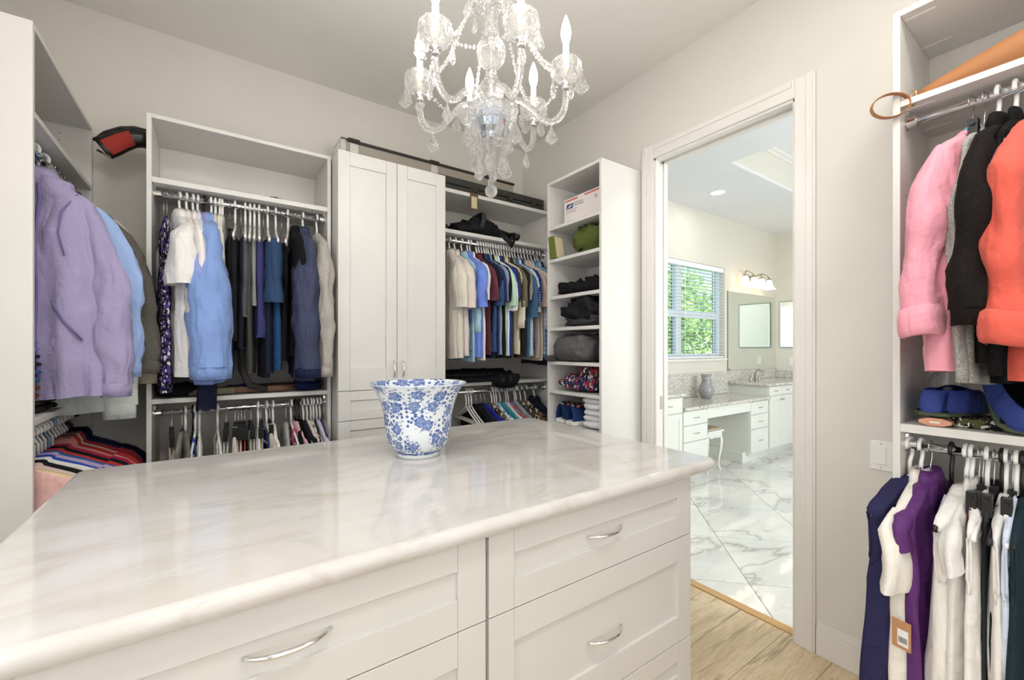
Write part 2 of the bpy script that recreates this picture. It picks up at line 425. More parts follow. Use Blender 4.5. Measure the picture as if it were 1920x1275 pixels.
# doorway: casing, pocket-door jamb
door = struct(empty('door_1', (XW, (DY0 + DY1) / 2, 0)), 'white cased pocket-door opening to the bathroom')
def pbox(name, x0, x1, y0, y1, z0, z1, mat, parent, **kw):   # box given in world coords under an un-rotated parent
    l = parent.location; return box(name, x0 - l.x, x1 - l.x, y0 - l.y, y1 - l.y, z0 - l.z, z1 - l.z, mat, parent, **kw)
def casing(name, y0, y1, z0, z1, horiz=False):
    l = door.location; mb = MB()
    mb.box(-.014, 0, y0 - l.y, y1 - l.y, z0, z1)
    if horiz: mb.box(-.019, -.014, y0 - l.y + .01, y1 - l.y - .01, z0 + .05, z1 - .008)
    else:
        inner_lo = y0 > 1.2
        a, b_ = (y0 + .045, y1 - .008) if inner_lo else (y0 + .008, y1 - .045)
        mb.box(-.019, -.014, a - l.y, b_ - l.y, z0, z1)
    mb.build(name, M_TRIM, door, bev=.002)
casing('casing', DY0 - .08, DY0, 0, DZ + .083)
casing('casing', DY1, DY1 + .083, 0, DZ + .083)
casing('casing_head', DY0, DY1, DZ, DZ + .083, True)
pbox('jamb', XW - .002, XB + .002, DY0 - .001, DY0 + .012, 0, DZ, M_TRIM, door)
xm = (XW + XB) / 2
pbox('jamb', XW - .002, xm - .022, DY1 - .014, DY1 + .001, 0, DZ, M_TRIM, door)
pbox('jamb', xm + .022, XB + .002, DY1 - .014, DY1 + .001, 0, DZ, M_TRIM, door)
pbox('pocket_slot', xm - .022, xm + .022, DY1 + .004, DY1 + .012, 0, DZ, M_DARK, door, bev=0)
dp = pbox('pocket_door_edge', xm - .017, xm + .017, DY1 - .008, DY1 + .003, .01, DZ - .02, M_TRIM, door)
pl = pbox('edge_pull', xm - .012, xm + .012, DY1 - .0095, DY1 - .0085, .96, 1.04, M_NICKEL, door)
pl.parent = dp
pbox('head_jamb', XW - .002, xm - .022, DY0, DY1, DZ - .012, DZ + .001, M_TRIM, door)
pbox('head_jamb', xm + .022, XB + .002, DY0, DY1, DZ - .012, DZ + .001, M_TRIM, door)
pbox('track', xm - .018, xm + .018, DY0 + .012, DY1, DZ + .002, DZ + .006, M_DARK, door, bev=0)
# light switch
sw = thing('light_switch', 'white rocker light switch plate on the wall beside the doorway', 'light switch', (XW, .543, .906))
box('plate', -.006, 0, -.036, .036, -.058, .058, M_PLASTIC_W, sw, bev=.003)
box('rocker', -.010, -.006, -.017, .017, -.034, .034, M_PLASTIC_W, sw, bev=.002)
for z_ in (-.047, .047): MB().sphere((-.007, 0, z_), .0025).build('screw', M_NICKEL, sw)
# frames added around the two fill lights; the walls behind stay solid
def fill_light_frame(name, label, c, sx, sz, axis):
    w_ = struct(empty(name, c), label)
    for a0, a1, z0, z1, nm in ((-sx - .07, -sx, -sz - .07, sz + .07, 'frame_stile'), (sx, sx + .07, -sz - .07, sz + .07, 'frame_stile'), (-sx, sx, sz, sz + .07, 'frame_rail'), (-sx, sx, -sz - .07, -sz, 'frame_rail')):
        if axis == 'x': box(nm, -.015, .02, a0, a1, z0, z1, M_TRIM, w_)
        else: box(nm, a0, a1, -.03, .02, z0, z1, M_TRIM, w_)
fill_light_frame('fill_frame_left', 'white frame added around the left wall fill light', (XL + .015, .35, 1.6), .95, .95, 'x')
fill_light_frame('fill_frame_rear', 'white frame added around the fill light behind the viewer', (.62, YF + .03, 1.5), 1.15, 1.25, 'y')
# ---------------------------------------------------------------- island
ISL = thing('closet_island', 'white closet island cabinet with shaker drawers under the pale stone top', 'island', (.56, 1.46, 0))
IX0, IX1, IY0, IY1 = -.31, 1.423, .90, 2.0
def ib(name, *a, mat=M_CAB, parent=None, **kw): return pbox(name, *a, mat, parent or ISL, **kw)
ib('body', IX0 + .001, IX1 - .001, IY0 + .021, IY1, .09, .868)
ib('toe_kick', IX0 + .03, IX1 - .03, IY0 + .08, IY1 - .05, 0, .09)
def shaker(name, x0, x1, z0, z1, yf, st, rt, rb, mat, parent, org, depth=.009, th=.02):
    """front facing -y with recessed centre panel; stiles st, rails rt/rb; returns the object"""
    ox, oy, oz = org; mb = MB(); g = .0006
    def bx(a, b, c, d_, e, f): mb.box(a - ox, b - ox, c - oy, d_ - oy, e - oz, f - oz)
    bx(x0, x0 + st - g, yf, yf + th, z0, z1); bx(x1 - st + g, x1, yf, yf + th, z0, z1)
    bx(x0 + st, x1 - st, yf, yf + th, z1 - rt, z1); bx(x0 + st, x1 - st, yf, yf + th, z0, z0 + rb)
    bx(x0 + st - .001, x1 - st + .001, yf + depth, yf + th, z0 + rb - .001, z1 - rt + .001)
    return mb.build(name, mat, parent, bev=.0012)
def bow_handle(name, c, half, axis, out, parent, mat=M_CHROME, r=.005, sag=.028):
    """arched bar pull: ends on the face at c±half along axis, bowing out along -y"""
    mb = MB(); pts = []; rad = []
    for i in range(13):
        t = i / 12 * 2 - 1
        a = t * half; o = sag * (1 - abs(t) ** 2.6)
        pts.append((c[0] + a, c[1] - o, c[2]) if axis == 'x' else (c[0], c[1] - o, c[2] + a)); rad.append(r * (.75 + .35 * (1 - t * t)))
    mb.tube(pts, rad, 10)
    return mb.build(name, mat, parent, smooth=True)
ORG = (.56, 1.46, 0)
for x0, x1, cx in ((IX0, .550, .117), (.560, IX1, .981)):
    for z0, z1 in ((.6575, .866), (.2885, .6545), (.095, .2855)):
        tall = z1 - z0 > .3
        dr = shaker('drawer', x0, x1, z0, z1, IY0, .077, .066 if not tall else .082, .075 if not tall else .09, M_FRONT, ISL, ORG)
        zc_ = .770 if z0 > .6 else (.425 + .03 if tall else .19)
        bow_handle('handle', (cx - ORG[0], IY0 - ORG[1] + .007, zc_), .075, 'x', None, dr)
# end panels
ib('end_panel', IX1 - .001, IX1 + .018, IY0 + .02, IY1, .0, .868)
ib('end_panel', IX0 - .018, IX0 + .001, IY0 + .02, IY1, .0, .868)
def rounded_rect(x0, x1, y0, y1, r, n=6):
    p = []
    for cx, cy, a0 in ((x1 - r, y1 - r, 0), (x0 + r, y1 - r, 90), (x0 + r, y0 + r, 180), (x1 - r, y0 + r, 270)):
        for i in range(n + 1):
            a = R(a0 + 90 * i / n); p.append((cx + r * math.cos(a), cy + r * math.sin(a)))
    return p
def slab(name, x0, x1, y0, y1, z0, z1, mat, r=.045, edge=.016, parent=None):
    """stone slab with an eased half-round edge"""
    mb = MB(); rings = []
    h = z1 - z0
    for i in range(0, 9):
        a = PI * i / 8 - PI / 2
        ins = edge * (1 - math.cos(a)); z = (z0 + z1) / 2 + (h / 2) * math.sin(a)
        rings.append([(x, y, z) for x, y in rounded_rect(x0 + ins, x1 - ins, y0 + ins, y1 - ins, r - ins)])
    mb.rings(rings, True, True, True)
    o = mb.build(name, mat, parent)
    for p in o.data.polygons: p.use_smooth = len(p.vertices) == 4
    return o
ct = slab('countertop', -.385, 1.567, .868, 2.045, .869, .914, M_COUNTER, .05, .02)
tag(ct, 'pale veined polished stone countertop with rounded edge covering the island', 'countertop')

# ---------------------------------------------------------------- vase
def mat_vase():
    m, nt, b = new_mat('blue_white_porcelain'); b.inputs['Roughness'].default_value = .12; b.inputs['Coat Weight'].default_value = .3
    uvn = N(nt, 'ShaderNodeUVMap'); uv = uvn.outputs[0]
    def flowers(scale, rad, pet, amp, seedoff):
        mp = N(nt, 'ShaderNodeMapping'); mp.inputs['Location'].default_value = (seedoff, seedoff * .7, 0); nt.links.new(uv, mp.inputs[0])
        vo = N(nt, 'ShaderNodeTexVoronoi', voronoi_dimensions='2D'); vo.inputs['Scale'].default_value = scale; vo.inputs['Randomness'].default_value = .75
        nt.links.new(mp.outputs[0], vo.inputs[0])
        mul = N(nt, 'ShaderNodeVectorMath', operation='SCALE'); mul.inputs['Scale'].default_value = 1.0; nt.links.new(vo.outputs['Position'], mul.inputs[0])
        sub = N(nt, 'ShaderNodeVectorMath', operation='SUBTRACT'); nt.links.new(mp.outputs[0], sub.inputs[0]); nt.links.new(mul.outputs[0], sub.inputs[1])
        sp = N(nt, 'ShaderNodeSeparateXYZ'); nt.links.new(sub.outputs[0], sp.inputs[0])
        ang = math_n(nt, 'ARCTAN2', sp.outputs[1], sp.outputs[0])
        ln = N(nt, 'ShaderNodeVectorMath', operation='LENGTH'); nt.links.new(sub.outputs[0], ln.inputs[0])
        lim = math_n(nt, 'ADD', math_n(nt, 'MULTIPLY', math_n(nt, 'COSINE', math_n(nt, 'MULTIPLY', ang, pet)), amp), rad)
        ratio = math_n(nt, 'DIVIDE', ln.outputs['Value'], lim)
        return ratio
    white = lin('#e9eef0'); blue = lin('#2c4f96'); mid = lin('#a5bce2')
    wob = noise_t(nt, uv, 60, 3)
    base = white
    small = flowers(58, .0058, 5, .0014, 3.1); r3 = ramp(nt, small, [(.85, (1, 1, 1)), (1.0, (0, 0, 0))])
    clus = ramp(nt, noise_t(nt, uv, 13, 2), [(.47, (0, 0, 0)), (.52, (1, 1, 1))])
    f3 = math_n(nt, 'MULTIPLY', r3, clus)
    base = mixc(nt, f3, base, blue)
    big = flowers(15.5, .0185, 5, .0022, 0)
    ring = ramp(nt, big, [(.0, lin('#dfe7f2')), (.12, lin('#dfe7f2')), (.2, lin('#24458a')), (.36, mid), (.5, lin('#2f529a')), (.7, mid), (.86, blue), (1.0, blue)])
    fm = ramp(nt, big, [(.98, (1, 1, 1)), (1.04, (0, 0, 0))])
    base = mixc(nt, fm, base, ring)
    leaf = ramp(nt, noise_t(nt, uv, 85, 3, .6), [(.53, (0, 0, 0)), (.56, (1, 1, 1))])
    near = ramp(nt, big, [(1.05, (1, 1, 1)), (1.06, (1, 1, 1))]); nr = ramp(nt, big, [(0, (1, 1, 1)), (1, (1, 1, 1))])
    halo = math_n(nt, 'LESS_THAN', big, 1.75)
    base = mixc(nt, math_n(nt, 'MULTIPLY', math_n(nt, 'MULTIPLY', leaf, halo), .85), base, lin('#35599f'))
    base = mixc(nt, math_n(nt, 'MULTIPLY', wob, .12), base, mid)
    # border bands near the foot and under the rim
    sp = N(nt, 'ShaderNodeSeparateXYZ'); nt.links.new(uv, sp.inputs[0]); z = sp.outputs[1]
    band = math_n(nt, 'MULTIPLY', math_n(nt, 'GREATER_THAN', z, .020), math_n(nt, 'LESS_THAN', z, .030))
    band2 = math_n(nt, 'MULTIPLY', math_n(nt, 'GREATER_THAN', z, .012), math_n(nt, 'LESS_THAN', z, .0145))
    foot = math_n(nt, 'LESS_THAN', z, .018)
    base = mixc(nt, foot, base, white); base = mixc(nt, math_n(nt, 'MULTIPLY', band, ramp(nt, wob, [(.4, (.3, .3, .3)), (.55, (1, 1, 1))])), base, blue)
    nt.links.new(base, b.inputs['Base Color']); return m
def make_vase():
    prof = [(.002, .004), (.074, .004), (.078, 0), (.083, .002), (.083, .014), (.0845, .020), (.098, .030), (.111, .047), (.120, .075), (.1255, .105), (.129, .14), (.133, .172), (.140, .20),
            (.149, .226), (.161, .25), (.174, .268), (.183, .277), (.1855, .280), (.183, .2825), (.176, .280), (.167, .270), (.154, .248), (.143, .22), (.134, .19), (.126, .14), (.122, .105), (.116, .075), (.105, .047), (.085, .03), (.002, .026)]
    n = 64; mb = MB(); mb.lathe(prof, n)
    root = thing('cachepot', 'blue and white floral porcelain pot with flared rim on the island', 'pot', (.655, 1.575, .914))
    o = mb.build('pot_body', mat_vase(), root, smooth=True)
    uvl = o.data.uv_layers.new(name='UVMap')
    arc = [0]
    for i in range(1, len(prof)): arc.append(arc[-1] + math.hypot(prof[i][0] - prof[i - 1][0], prof[i][1] - prof[i - 1][1]))
    for p in o.data.polygons:
        ks = [(o.data.loops[li].vertex_index % n) for li in p.loop_indices]
        wrap = max(ks) - min(ks) > n / 2
        for li in p.loop_indices:
            vi = o.data.loops[li].vertex_index; kk = vi % n
            if wrap and kk < n / 2: kk += n
            uvl.data[li].uv = (kk / n * .80, arc[vi // n] - arc[2])
    MB().lathe([(.1845, .278), (.1865, .280), (.1845, .282), (.1825, .280), (.1845, .278)], n).build('rim_line', plain('rim_blue_white', '#cfdbe8', .15), root, smooth=True)
make_vase()

# ---------------------------------------------------------------- closet bays
ZT, ZS, ZM = 2.41, 2.12, 1.092           # panel top, fixed shelf top, middle shelf top
PT = .019
def rod(parent, p0, p1, mat=M_CHROME):
    """chrome oval rod with flanges; p0,p1 in parent's local space"""
    a, b = Vector(p0), Vector(p1); d = (b - a).normalized()
    o = MB().tube([a, b], .0135, 14, up=(0, 0, 1)).build('hanging_rod', mat, parent, smooth=True)
    for p, s in ((a, 1), (b, -1)):
        mb = MB(); mb.tube([p, p + d * (s * .004)], .024, 16, up=(0, 0, 1)); mb.tube([p, p + d * (s * .03)], .017, 14, up=(0, 0, 1))
        q = p + d * (s * .003) + Vector((0, 0, .035)); mb.tube([p + d * (s * .003), q], .009, 8, up=(1, 1, 0))
        mb.build('rod_flange', M_CHROME, o)
    return o
def holes(parent, face, x0, ys, z0, z1, axis):
    """drilled shelf-pin rows as one part; small dark discs set into the panel face"""
    mb = MB()
    for y in ys:
        z = z0
        while z < z1:
            pts = []
            for k in range(8):
                a = 2 * PI * k / 8; r = .0026
                pts.append((x0, y + r * math.cos(a), z + r * math.sin(a)) if axis == 'x' else (y + r * math.cos(a), x0, z + r * math.sin(a)))
            b = len(mb.v); mb.v += pts; mb.f.append(tuple(range(b, b + 8)))
            z += .032
    o = mb.build('pin_holes', M_HOLE, parent); o['kind'] = 'stuff'; return o
# bay below the boot (back wall, left)
U1X0, U1X1, U1Y = -.254, .541, 2.557
bay1 = thing('closet_bay', 'white open closet bay beneath the black boot, two rods of clothes', 'closet', (.14, 2.75, 0))
def bb(par, name, *a, mat=M_CAB, **kw): return pbox(name, *a, mat, par, **kw)
bb(bay1, 'side_panel', U1X0, U1X0 + PT, U1Y, YB - .001, 0, ZT); bb(bay1, 'side_panel', U1X1 - PT, U1X1, U1Y, YB - .001, 0, ZT)
xa, xb = U1X0 + PT, U1X1 - PT
bb(bay1, 'top_shelf', xa, xb, U1Y, YB - .001, ZT - PT, ZT)
bb(bay1, 'shelf', xa, xb, U1Y, YB - .001, ZS - .025, ZS); bb(bay1, 'shelf', xa, xb, U1Y, YB - .001, ZM - .022, ZM)
bb(bay1, 'bottom_shelf', xa, xb, U1Y, YB - .001, .08, .1); bb(bay1, 'back_panel', xa, xb, YB - .008, YB - .0015, ZS, ZT - PT)
bb(bay1, 'back_cleat', xa + .03, xb, YB - .02, YB - .008, ZS, ZS + .016)
RY = 2.62; RZ, RZL = 2.062, 1.022
l1 = bay1.location
rod(bay1, (xa - l1.x, RY - l1.y, RZ), (xb - l1.x, RY - l1.y, RZ)); rod(bay1, (xa - l1.x, RY - l1.y, RZL), (xb - l1.x, RY - l1.y, RZL))
holes(bay1, None, xa - l1.x + .0004, (2.60 - l1.y, 2.86 - l1.y), .2, 2.0, 'x'); holes(bay1, None, xb - l1.x - .0004, (2.60 - l1.y, 2.86 - l1.y), .2, 2.38, 'x')
# wardrobe
WXa, WXb, WYf = .549, 1.190, 2.43
wd = thing('wardrobe', 'tall white wardrobe cabinet with two shaker doors and drawers below', 'wardrobe', (.87, 2.7, 0))
bb(wd, 'side_panel', WXa, WXa + PT, WYf + .02, YB - .001, 0, ZT - .003); bb(wd, 'side_panel', WXb - PT, WXb, WYf + .02, YB - .001, 0, ZT - .003)
bb(wd, 'carcass', WXa + PT, WXb - PT, WYf + .021, YB - .002, .08, ZT - .003)
bb(wd, 'toe_kick', WXa + PT, WXb - PT, WYf + .08, WYf + .10, 0, .08)
WORG = (.87, 2.7, 0); xm_ = .878
for x0, x1, hx in ((WXa + .001, xm_ - .0015, xm_ - .02), (xm_ + .0015, WXb - .001, xm_ + .034)):
    dr = shaker('door', x0, x1, 1.094, ZT - .002, WYf, .062, .075, .125, M_FRONT, wd, WORG)
    bow_handle('handle', (hx - WORG[0], WYf - WORG[1], 1.207), .052, 'z', None, dr, M_CHROME, .0042, .022)
for z0, z1 in ((.930, 1.0905), (.72, .9265), (.41, .7165), (.09, .4065)):
    dr = shaker('drawer', WXa + .001, WXb - .001, z0, z1, WYf, .065, .052, .052, M_FRONT, wd, WORG)
    bow_handle('handle', (0.0, WYf - WORG[1] + .006, (z0 + z1) / 2), .05, 'x', None, dr, M_CHROME, .0042, .022)
# bay below the long cases (back wall, right)
bay2 = thing('closet_bay', 'white open closet bay beside the wardrobe under the long cases', 'closet', (1.67, 2.75, 0))
xa2, xb2 = WXb + .001, XW - .002
l2 = bay2.location
bb(bay2, 'top_shelf', xa2, xb2, U1Y, YB - .001, ZT - .045, ZT - .020); bb(bay2, 'shelf', xa2, xb2, U1Y, YB - .001, ZS - .025, ZS)
bb(bay2, 'shelf', xa2, xb2, U1Y, YB - .001, ZM - .022, ZM); bb(bay2, 'bottom_shelf', xa2, xb2, U1Y, YB - .001, .08, .1)
bb(bay2, 'side_panel', xb2 - PT, xb2, U1Y, YB - .001, 0, ZT - .046)
rod(bay2, (xa2 - l2.x, RY - l2.y, RZ), (xb2 - PT - l2.x, RY - l2.y, RZ)); rod(bay2, (xa2 - l2.x, RY - l2.y, RZL), (xb2 - PT - l2.x, RY - l2.y, RZL))
# tall shelf unit on the door wall
TXf, TYa, TYb = 1.80, 1.689, 2.171
tu = thing('shelf_unit', 'tall narrow white open shelf unit of folded clothes next to the doorway', 'shelf unit', (1.97, 1.93, 0))
lt = tu.location
for y0 in (TYa, TYb - PT): bb(tu, 'side_panel', TXf, XW - .001, y0, y0 + PT, 0, ZT)
bb(tu, 'top_panel', TXf, XW - .001, TYa + PT, TYb - PT, ZT - PT, ZT)
bb(tu, 'back_panel', XW - .008, XW - .0015, TYa + PT, TYb - PT, .08, ZT - PT)
TSH = [2.115, 1.905, 1.665, 1.461, 1.243, 1.057, .845, .58, .33, .10]
for z in TSH: bb(tu, 'shelf', TXf + .002, XW - .009, TYa + PT, TYb - PT, z - .021, z)
holes(tu, None, TYb - PT - lt.y - .0004, (1.86 - lt.x, 2.09 - lt.x), .3, 2.36, 'y')
# end bay on the left wall
LXf, LYa, LYb = -.49, 2.06, 2.905
bay3 = thing('closet_bay', 'white closet bay with tall end panel, holding jackets and folded jeans', 'closet', (-.67, 2.48, 0))
l3 = bay3.location
for y0 in (LYa, LYb - PT): bb(bay3, 'side_panel', XL + .001, LXf, y0, y0 + PT, 0, ZT)
ya3, yb3 = LYa + PT, LYb - PT
bb(bay3, 'top_shelf', XL + .001, LXf, ya3, yb3, ZT - PT, ZT)
bb(bay3, 'shelf', XL + .001, LXf, ya3, yb3, ZS - .02, ZS); bb(bay3, 'shelf', XL + .001, LXf, ya3, yb3, ZM - .022, ZM); bb(bay3, 'bottom_shelf', XL + .001, LXf, ya3, yb3, .08, .1)
RXL = -.545
rod(bay3, (RXL - l3.x, ya3 - l3.y, RZ), (RXL - l3.x, yb3 - l3.y, RZ)); rod(bay3, (RXL - l3.x, ya3 - l3.y, RZL), (RXL - l3.x, yb3 - l3.y, RZL))
holes(bay3, None, yb3 - l3.y - .0004, (-.60 - l3.x, -.78 - l3.x), .3, 2.38, 'y')
# bay below the tan bag on the door wall
CXf, CYa, CYb = 1.80, -.62, .426
bay4 = thing('closet_bay', 'white closet bay beside the light switch under the tan bag', 'closet', (1.97, -.1, 0))
l4 = bay4.location
for y0 in (CYa, CYb - PT): bb(bay4, 'side_panel', CXf, XW - .001, y0, y0 + PT, 0, ZT)
ya4, yb4 = CYa + PT, CYb - PT
bb(bay4, 'top_shelf', CXf, XW - .001, ya4, yb4, ZT - PT, ZT); bb(bay4, 'shelf', CXf, XW - .001, ya4, yb4, ZS - .02, ZS)
bb(bay4, 'shelf', CXf, XW - .001, ya4, yb4, 1.088 - .026, 1.088); bb(bay4, 'bottom_shelf', CXf, XW - .001, ya4, yb4, .08, .1)
RXR = 1.855
rod(bay4, (RXR - l4.x, ya4 - l4.y, RZ), (RXR - l4.x, yb4 - l4.y, RZ)); rod(bay4, (RXR - l4.x, ya4 - l4.y, 1.016), (RXR - l4.x, yb4 - l4.y, 1.016))
holes(bay4, None, yb4 - l4.y - .0004, (1.86 - l4.x, 2.08 - l4.x), .2, 2.38, 'y')
for zz in (ZT - PT, ZS - .02):
    for xx in (1.84, 2.06): pbox('cam_fitting', xx - .004, xx + .004, yb4 - .075, yb4 - .002, zz - .0012, zz, plain('fitting_cover', '#f1efea', .4), bay4, bev=0)
# ---------------------------------------------------------------- hangers
HMESH = {}; HK = .034
def hanger_mesh(kind):
    if kind in HMESH: return HMESH[kind]
    mb = MB(); base = kind.split(':')[0]
    def hook(r, rr=.0205):
        pts = []
        for i in range(11):
            a = R(-35 + 250 * i / 10); pts.append((rr * math.cos(a), 0, .002 + rr * math.sin(a)))
        pts += [(-.012, 0, -.034), (0, 0, -.055), (0, 0, -.066 - HK)]
        mb.tube(pts, r, 8, up=(0, 1, 0)); return len(mb.v)
    if base == 'plastic' or base == 'black' or base == 'green' or base == 'blue':
        r = .0055; nh = hook(r)
        mb.tube([(0, 0, -.062), (.03, 0, -.084), (.10, 0, -.116), (.185, 0, -.149), (.202, 0, -.157), (.204, 0, -.162), (.193, 0, -.166), (0, 0, -.166),
                 (-.193, 0, -.166), (-.204, 0, -.162), (-.202, 0, -.157), (-.185, 0, -.149), (-.10, 0, -.116), (-.03, 0, -.084), (0, 0, -.062)], r, 8, up=(0, 1, 0))
        mat = {'plastic': M_PLASTIC_W, 'black': M_PLASTIC_K, 'green': M_GREENH, 'blue': M_BLUEH}[base]
    elif base == 'wire':
        r = .0016; nh = hook(r)
        mb.tube([(0, 0, -.064), (.05, 0, -.082), (.20, 0, -.140), (.205, 0, -.146), (.19, 0, -.150), (-.19, 0, -.150), (-.205, 0, -.146), (-.20, 0, -.140), (-.05, 0, -.082), (0, 0, -.064)], r, 6, up=(0, 1, 0)); mat = M_WIRE
    elif base == 'wood':
        nh = hook(.002)
        mb.tube([(-.205, 0, -.145), (-.12, 0, -.105), (-.03, 0, -.07), (0, 0, -.062), (.03, 0, -.07), (.12, 0, -.105), (.205, 0, -.145)], [.010, .012, .013, .013, .013, .012, .010], 8, up=(0, 1, 0)); mat = M_WOODH
    else:   # clip: wire hook over a narrow bar with two clips
        nh = hook(.0016); mat = M_WIRE
    mb.v[nh:] = [(x, y, z - HK) for x, y, z in mb.v[nh:]]
    o = mb.build('hanger_source', mat, smooth=True); me = o.data; bpy.data.objects.remove(o)
    clip = None
    if base == 'clip':
        c = MB(); c.tube([(-.13, 0, -.07), (.13, 0, -.07)], .006, 8); c.box(-.013, .013, -.009, .009, -.085, -.055)
        for s in (-1, 1): c.box(s * .11 - .013, s * .11 + .013, -.010, .010, -.115, -.055)
        c.v = [(x, y, z - HK) for x, y, z in c.v]; o = c.build('clip_source', M_PLASTIC_K, bev=.002); clip = o.data; bpy.data.objects.remove(o)
    HMESH[kind] = (me, clip); return HMESH[kind]
HDESC = {'plastic': 'white plastic hanger', 'black': 'black plastic hanger', 'green': 'green plastic hanger', 'blue': 'pale blue plastic hanger', 'wire': 'thin metal wire hanger', 'wood': 'wooden hanger', 'clip': 'metal clip hanger'}
def add_hanger(kind, loc, rz, label, group, sx=1.0):
    me, clip = hanger_mesh(kind)
    o = bpy.data.objects.new('clothes_hanger', me); COL.objects.link(o); o.location = loc; o.rotation_euler = (0, 0, rz)
    o.scale.x = sx; tag(o, label, 'hanger', group)
    if clip:
        c = bpy.data.objects.new('clip_bar', clip); COL.objects.link(c); c.parent = o
    return o

# ---------------------------------------------------------------- garments (built in hanger space: x = across the shoulders, y = along the rod, z up from the rod)
def body_loft(mb, levels, th, seed, fold=.008, n=24, nf=2.2, skew=0, belly=1.0):
    """levels: (z, x_back, x_front, thickness_factor)"""
    rg = random.Random(seed); p1, p2, p3 = rg.random() * 6, rg.random() * 6, rg.random() * 6
    z0, z1 = levels[0][0], levels[-1][0]; rings = []
    for z, xb, xf, tf in levels:
        t = (z0 - z) / (z0 - z1); A = fold * (.12 + .88 * t ** .8); ring = []
        cx, w_ = (xb + xf) / 2, (xf - xb) / 2
        for k in range(n):
            a = 2 * PI * k / n; c, s = math.cos(a), math.sin(a)
            xn = math.copysign(abs(c) ** .85, c)
            yy = th * tf * math.copysign(abs(s) ** .65, s)
            fo = A * (math.sin(nf * PI * xn + p1 + 1.6 * t) + .55 * math.sin(2.3 * nf * PI * xn + p2 - 2 * t) + .25 * math.sin(9 * t + p3 + 3 * xn))
            q_ = noise.noise(Vector((xn * 3.2 + seed, math.copysign(1.7, s), t * 3.5 + p1))); fo += (th * (.45 if n > 30 else .3)) * (1 - abs(2 * q_)) * math.copysign(1, s) * min(1, t * 4) * abs(s)
            ring.append((cx + w_ * xn * (1 + .012 * math.sin(5 * t * PI + p2)), yy + fo + skew * t, z + .006 * t * math.sin(3 * xn + p1)))
        rings.append(ring)
    mb.rings(rings, True, True, False)
def lerp_levels(keys, m):
    """keys: (z, xb, xf, tf) sorted downwards; resample to about m levels"""
    out = []; z0, z1 = keys[0][0], keys[-1][0]
    zs = sorted(set([k[0] for k in keys] + [z0 + (z1 - z0) * i / m for i in range(m + 1)]), reverse=True)
    for z in zs:
        for a, b in zip(keys, keys[1:]):
            if a[0] >= z >= b[0]:
                t = 0 if a[0] == b[0] else (a[0] - z) / (a[0] - b[0])
                out.append((z,) + tuple(a[i] + (b[i] - a[i]) * t for i in (1, 2, 3))); break
    return out
def sleeve(name, mat, root, sg, sw, L, th, rx, seed, cuff=None, cuff_mat=None, spread=.0, taper=.62, yo=0, rolled=False, n=14, swing=0.0, ramp=4.0):
    rg = random.Random(seed + 7 * sg); ph = rg.random() * 6
    pts = []; rr = []; m = max(7, int(L / (.02 if n > 16 else .04))); z0 = -.125
    for i in range(m + 1):
        t = i / m
        x = (sw - .045) + (.045 + (spread if sg > 0 else 0)) * min(1, t * 2.4) ** .7 + (swing * t if sg > 0 else 0)
        z = z0 - .02 - L * t
        y = yo * min(1, t * 3) + .006 * math.sin(5 * t + ph)
        pts.append((sg * x, y, z)); 
        k = (1 - (1 - taper) * t) * (1 + .05 * math.sin(17 * t + ph) * (1 if L > .3 else .3))
        rr.append(th * 1.12 * k * (.45 + .55 * min(1, t * ramp)))
    mb = MB(); mb.tube(pts, rr, n, cap=False, flat=rx / (th * 1.12), up=(0, 1, 0))
    # long soft folds running down the sleeve
    vs = []
    for i, (x, y, z) in enumerate(mb.v):
        q = noise.noise(Vector((x * 14 + ph, y * 20, z * 11 + x * 9))); k = i // n; c_ = pts[k]; dx, dy = x - c_[0], y - c_[1]; l_ = math.hypot(dx, dy) + 1e-6
        an = math.atan2(dy, dx); q2 = 1 - abs(2.4 * noise.noise(Vector((math.cos(an) * 1.5 + ph, math.sin(an) * 1.5, z * 6 + math.cos(an)))))
        am = min(.018, l_ * .3) * min(1, k / 3)
        vs.append((x + .005 * q + dx / l_ * am * (q2 - .5), y + .005 * q + dy / l_ * am * (q2 - .5), z))
    mb.v = vs
    o = mb.build(name, mat, root, smooth=True)
    if cuff:
        c = MB(); e = Vector(pts[-1]); r = rr[-1]
        if rolled:
            prof = [(1.0, .02), (1.22, .012), (1.30, -.01), (1.28, -.045), (1.2, -.062), (1.05, -.066), (.9, -.058), (.82, -.03)]
        else: prof = [(.93, .01), (1.02, 0), (1.0, -cuff), (.93, -cuff), (.9, -cuff + .01)]
        fl_ = rx / (th * 1.12); rings = []
        for k, dz in prof: rings.append([(e.x + r * fl_ * k * math.cos(2 * PI * j / 18), e.y + r * k * math.sin(2 * PI * j / 18) + (.004 * math.sin(3 * 2 * PI * j / 18) if rolled else 0), e.z + dz + (.006 * math.sin(2 * 2 * PI * j / 18 + ph) if rolled else 0)) for j in range(18)])
        c.rings(rings); c.build('cuff', cuff_mat or mat, o, smooth=True)
    return o
def collar(mat, root, z=-.066, r=.056, h=.034, flare=.16, ry=.55, open_f=.0):
    mb = MB(); rings = []; n = 20
    for k, dz in ((1, -.012), (.93, h * .6), (.96, h), (1.05 + flare, h * .35), (1.12 + flare, -.012), (1.08 + flare, -.014)):
        rings.append([(r * k * math.cos(2 * PI * j / n), r * ry * k * math.sin(2 * PI * j / n), z + dz - (.02 * max(0, math.cos(2 * PI * j / n)) if open_f else 0)) for j in range(n)])
    mb.rings(rings); return mb.build('collar', mat, root, smooth=True)
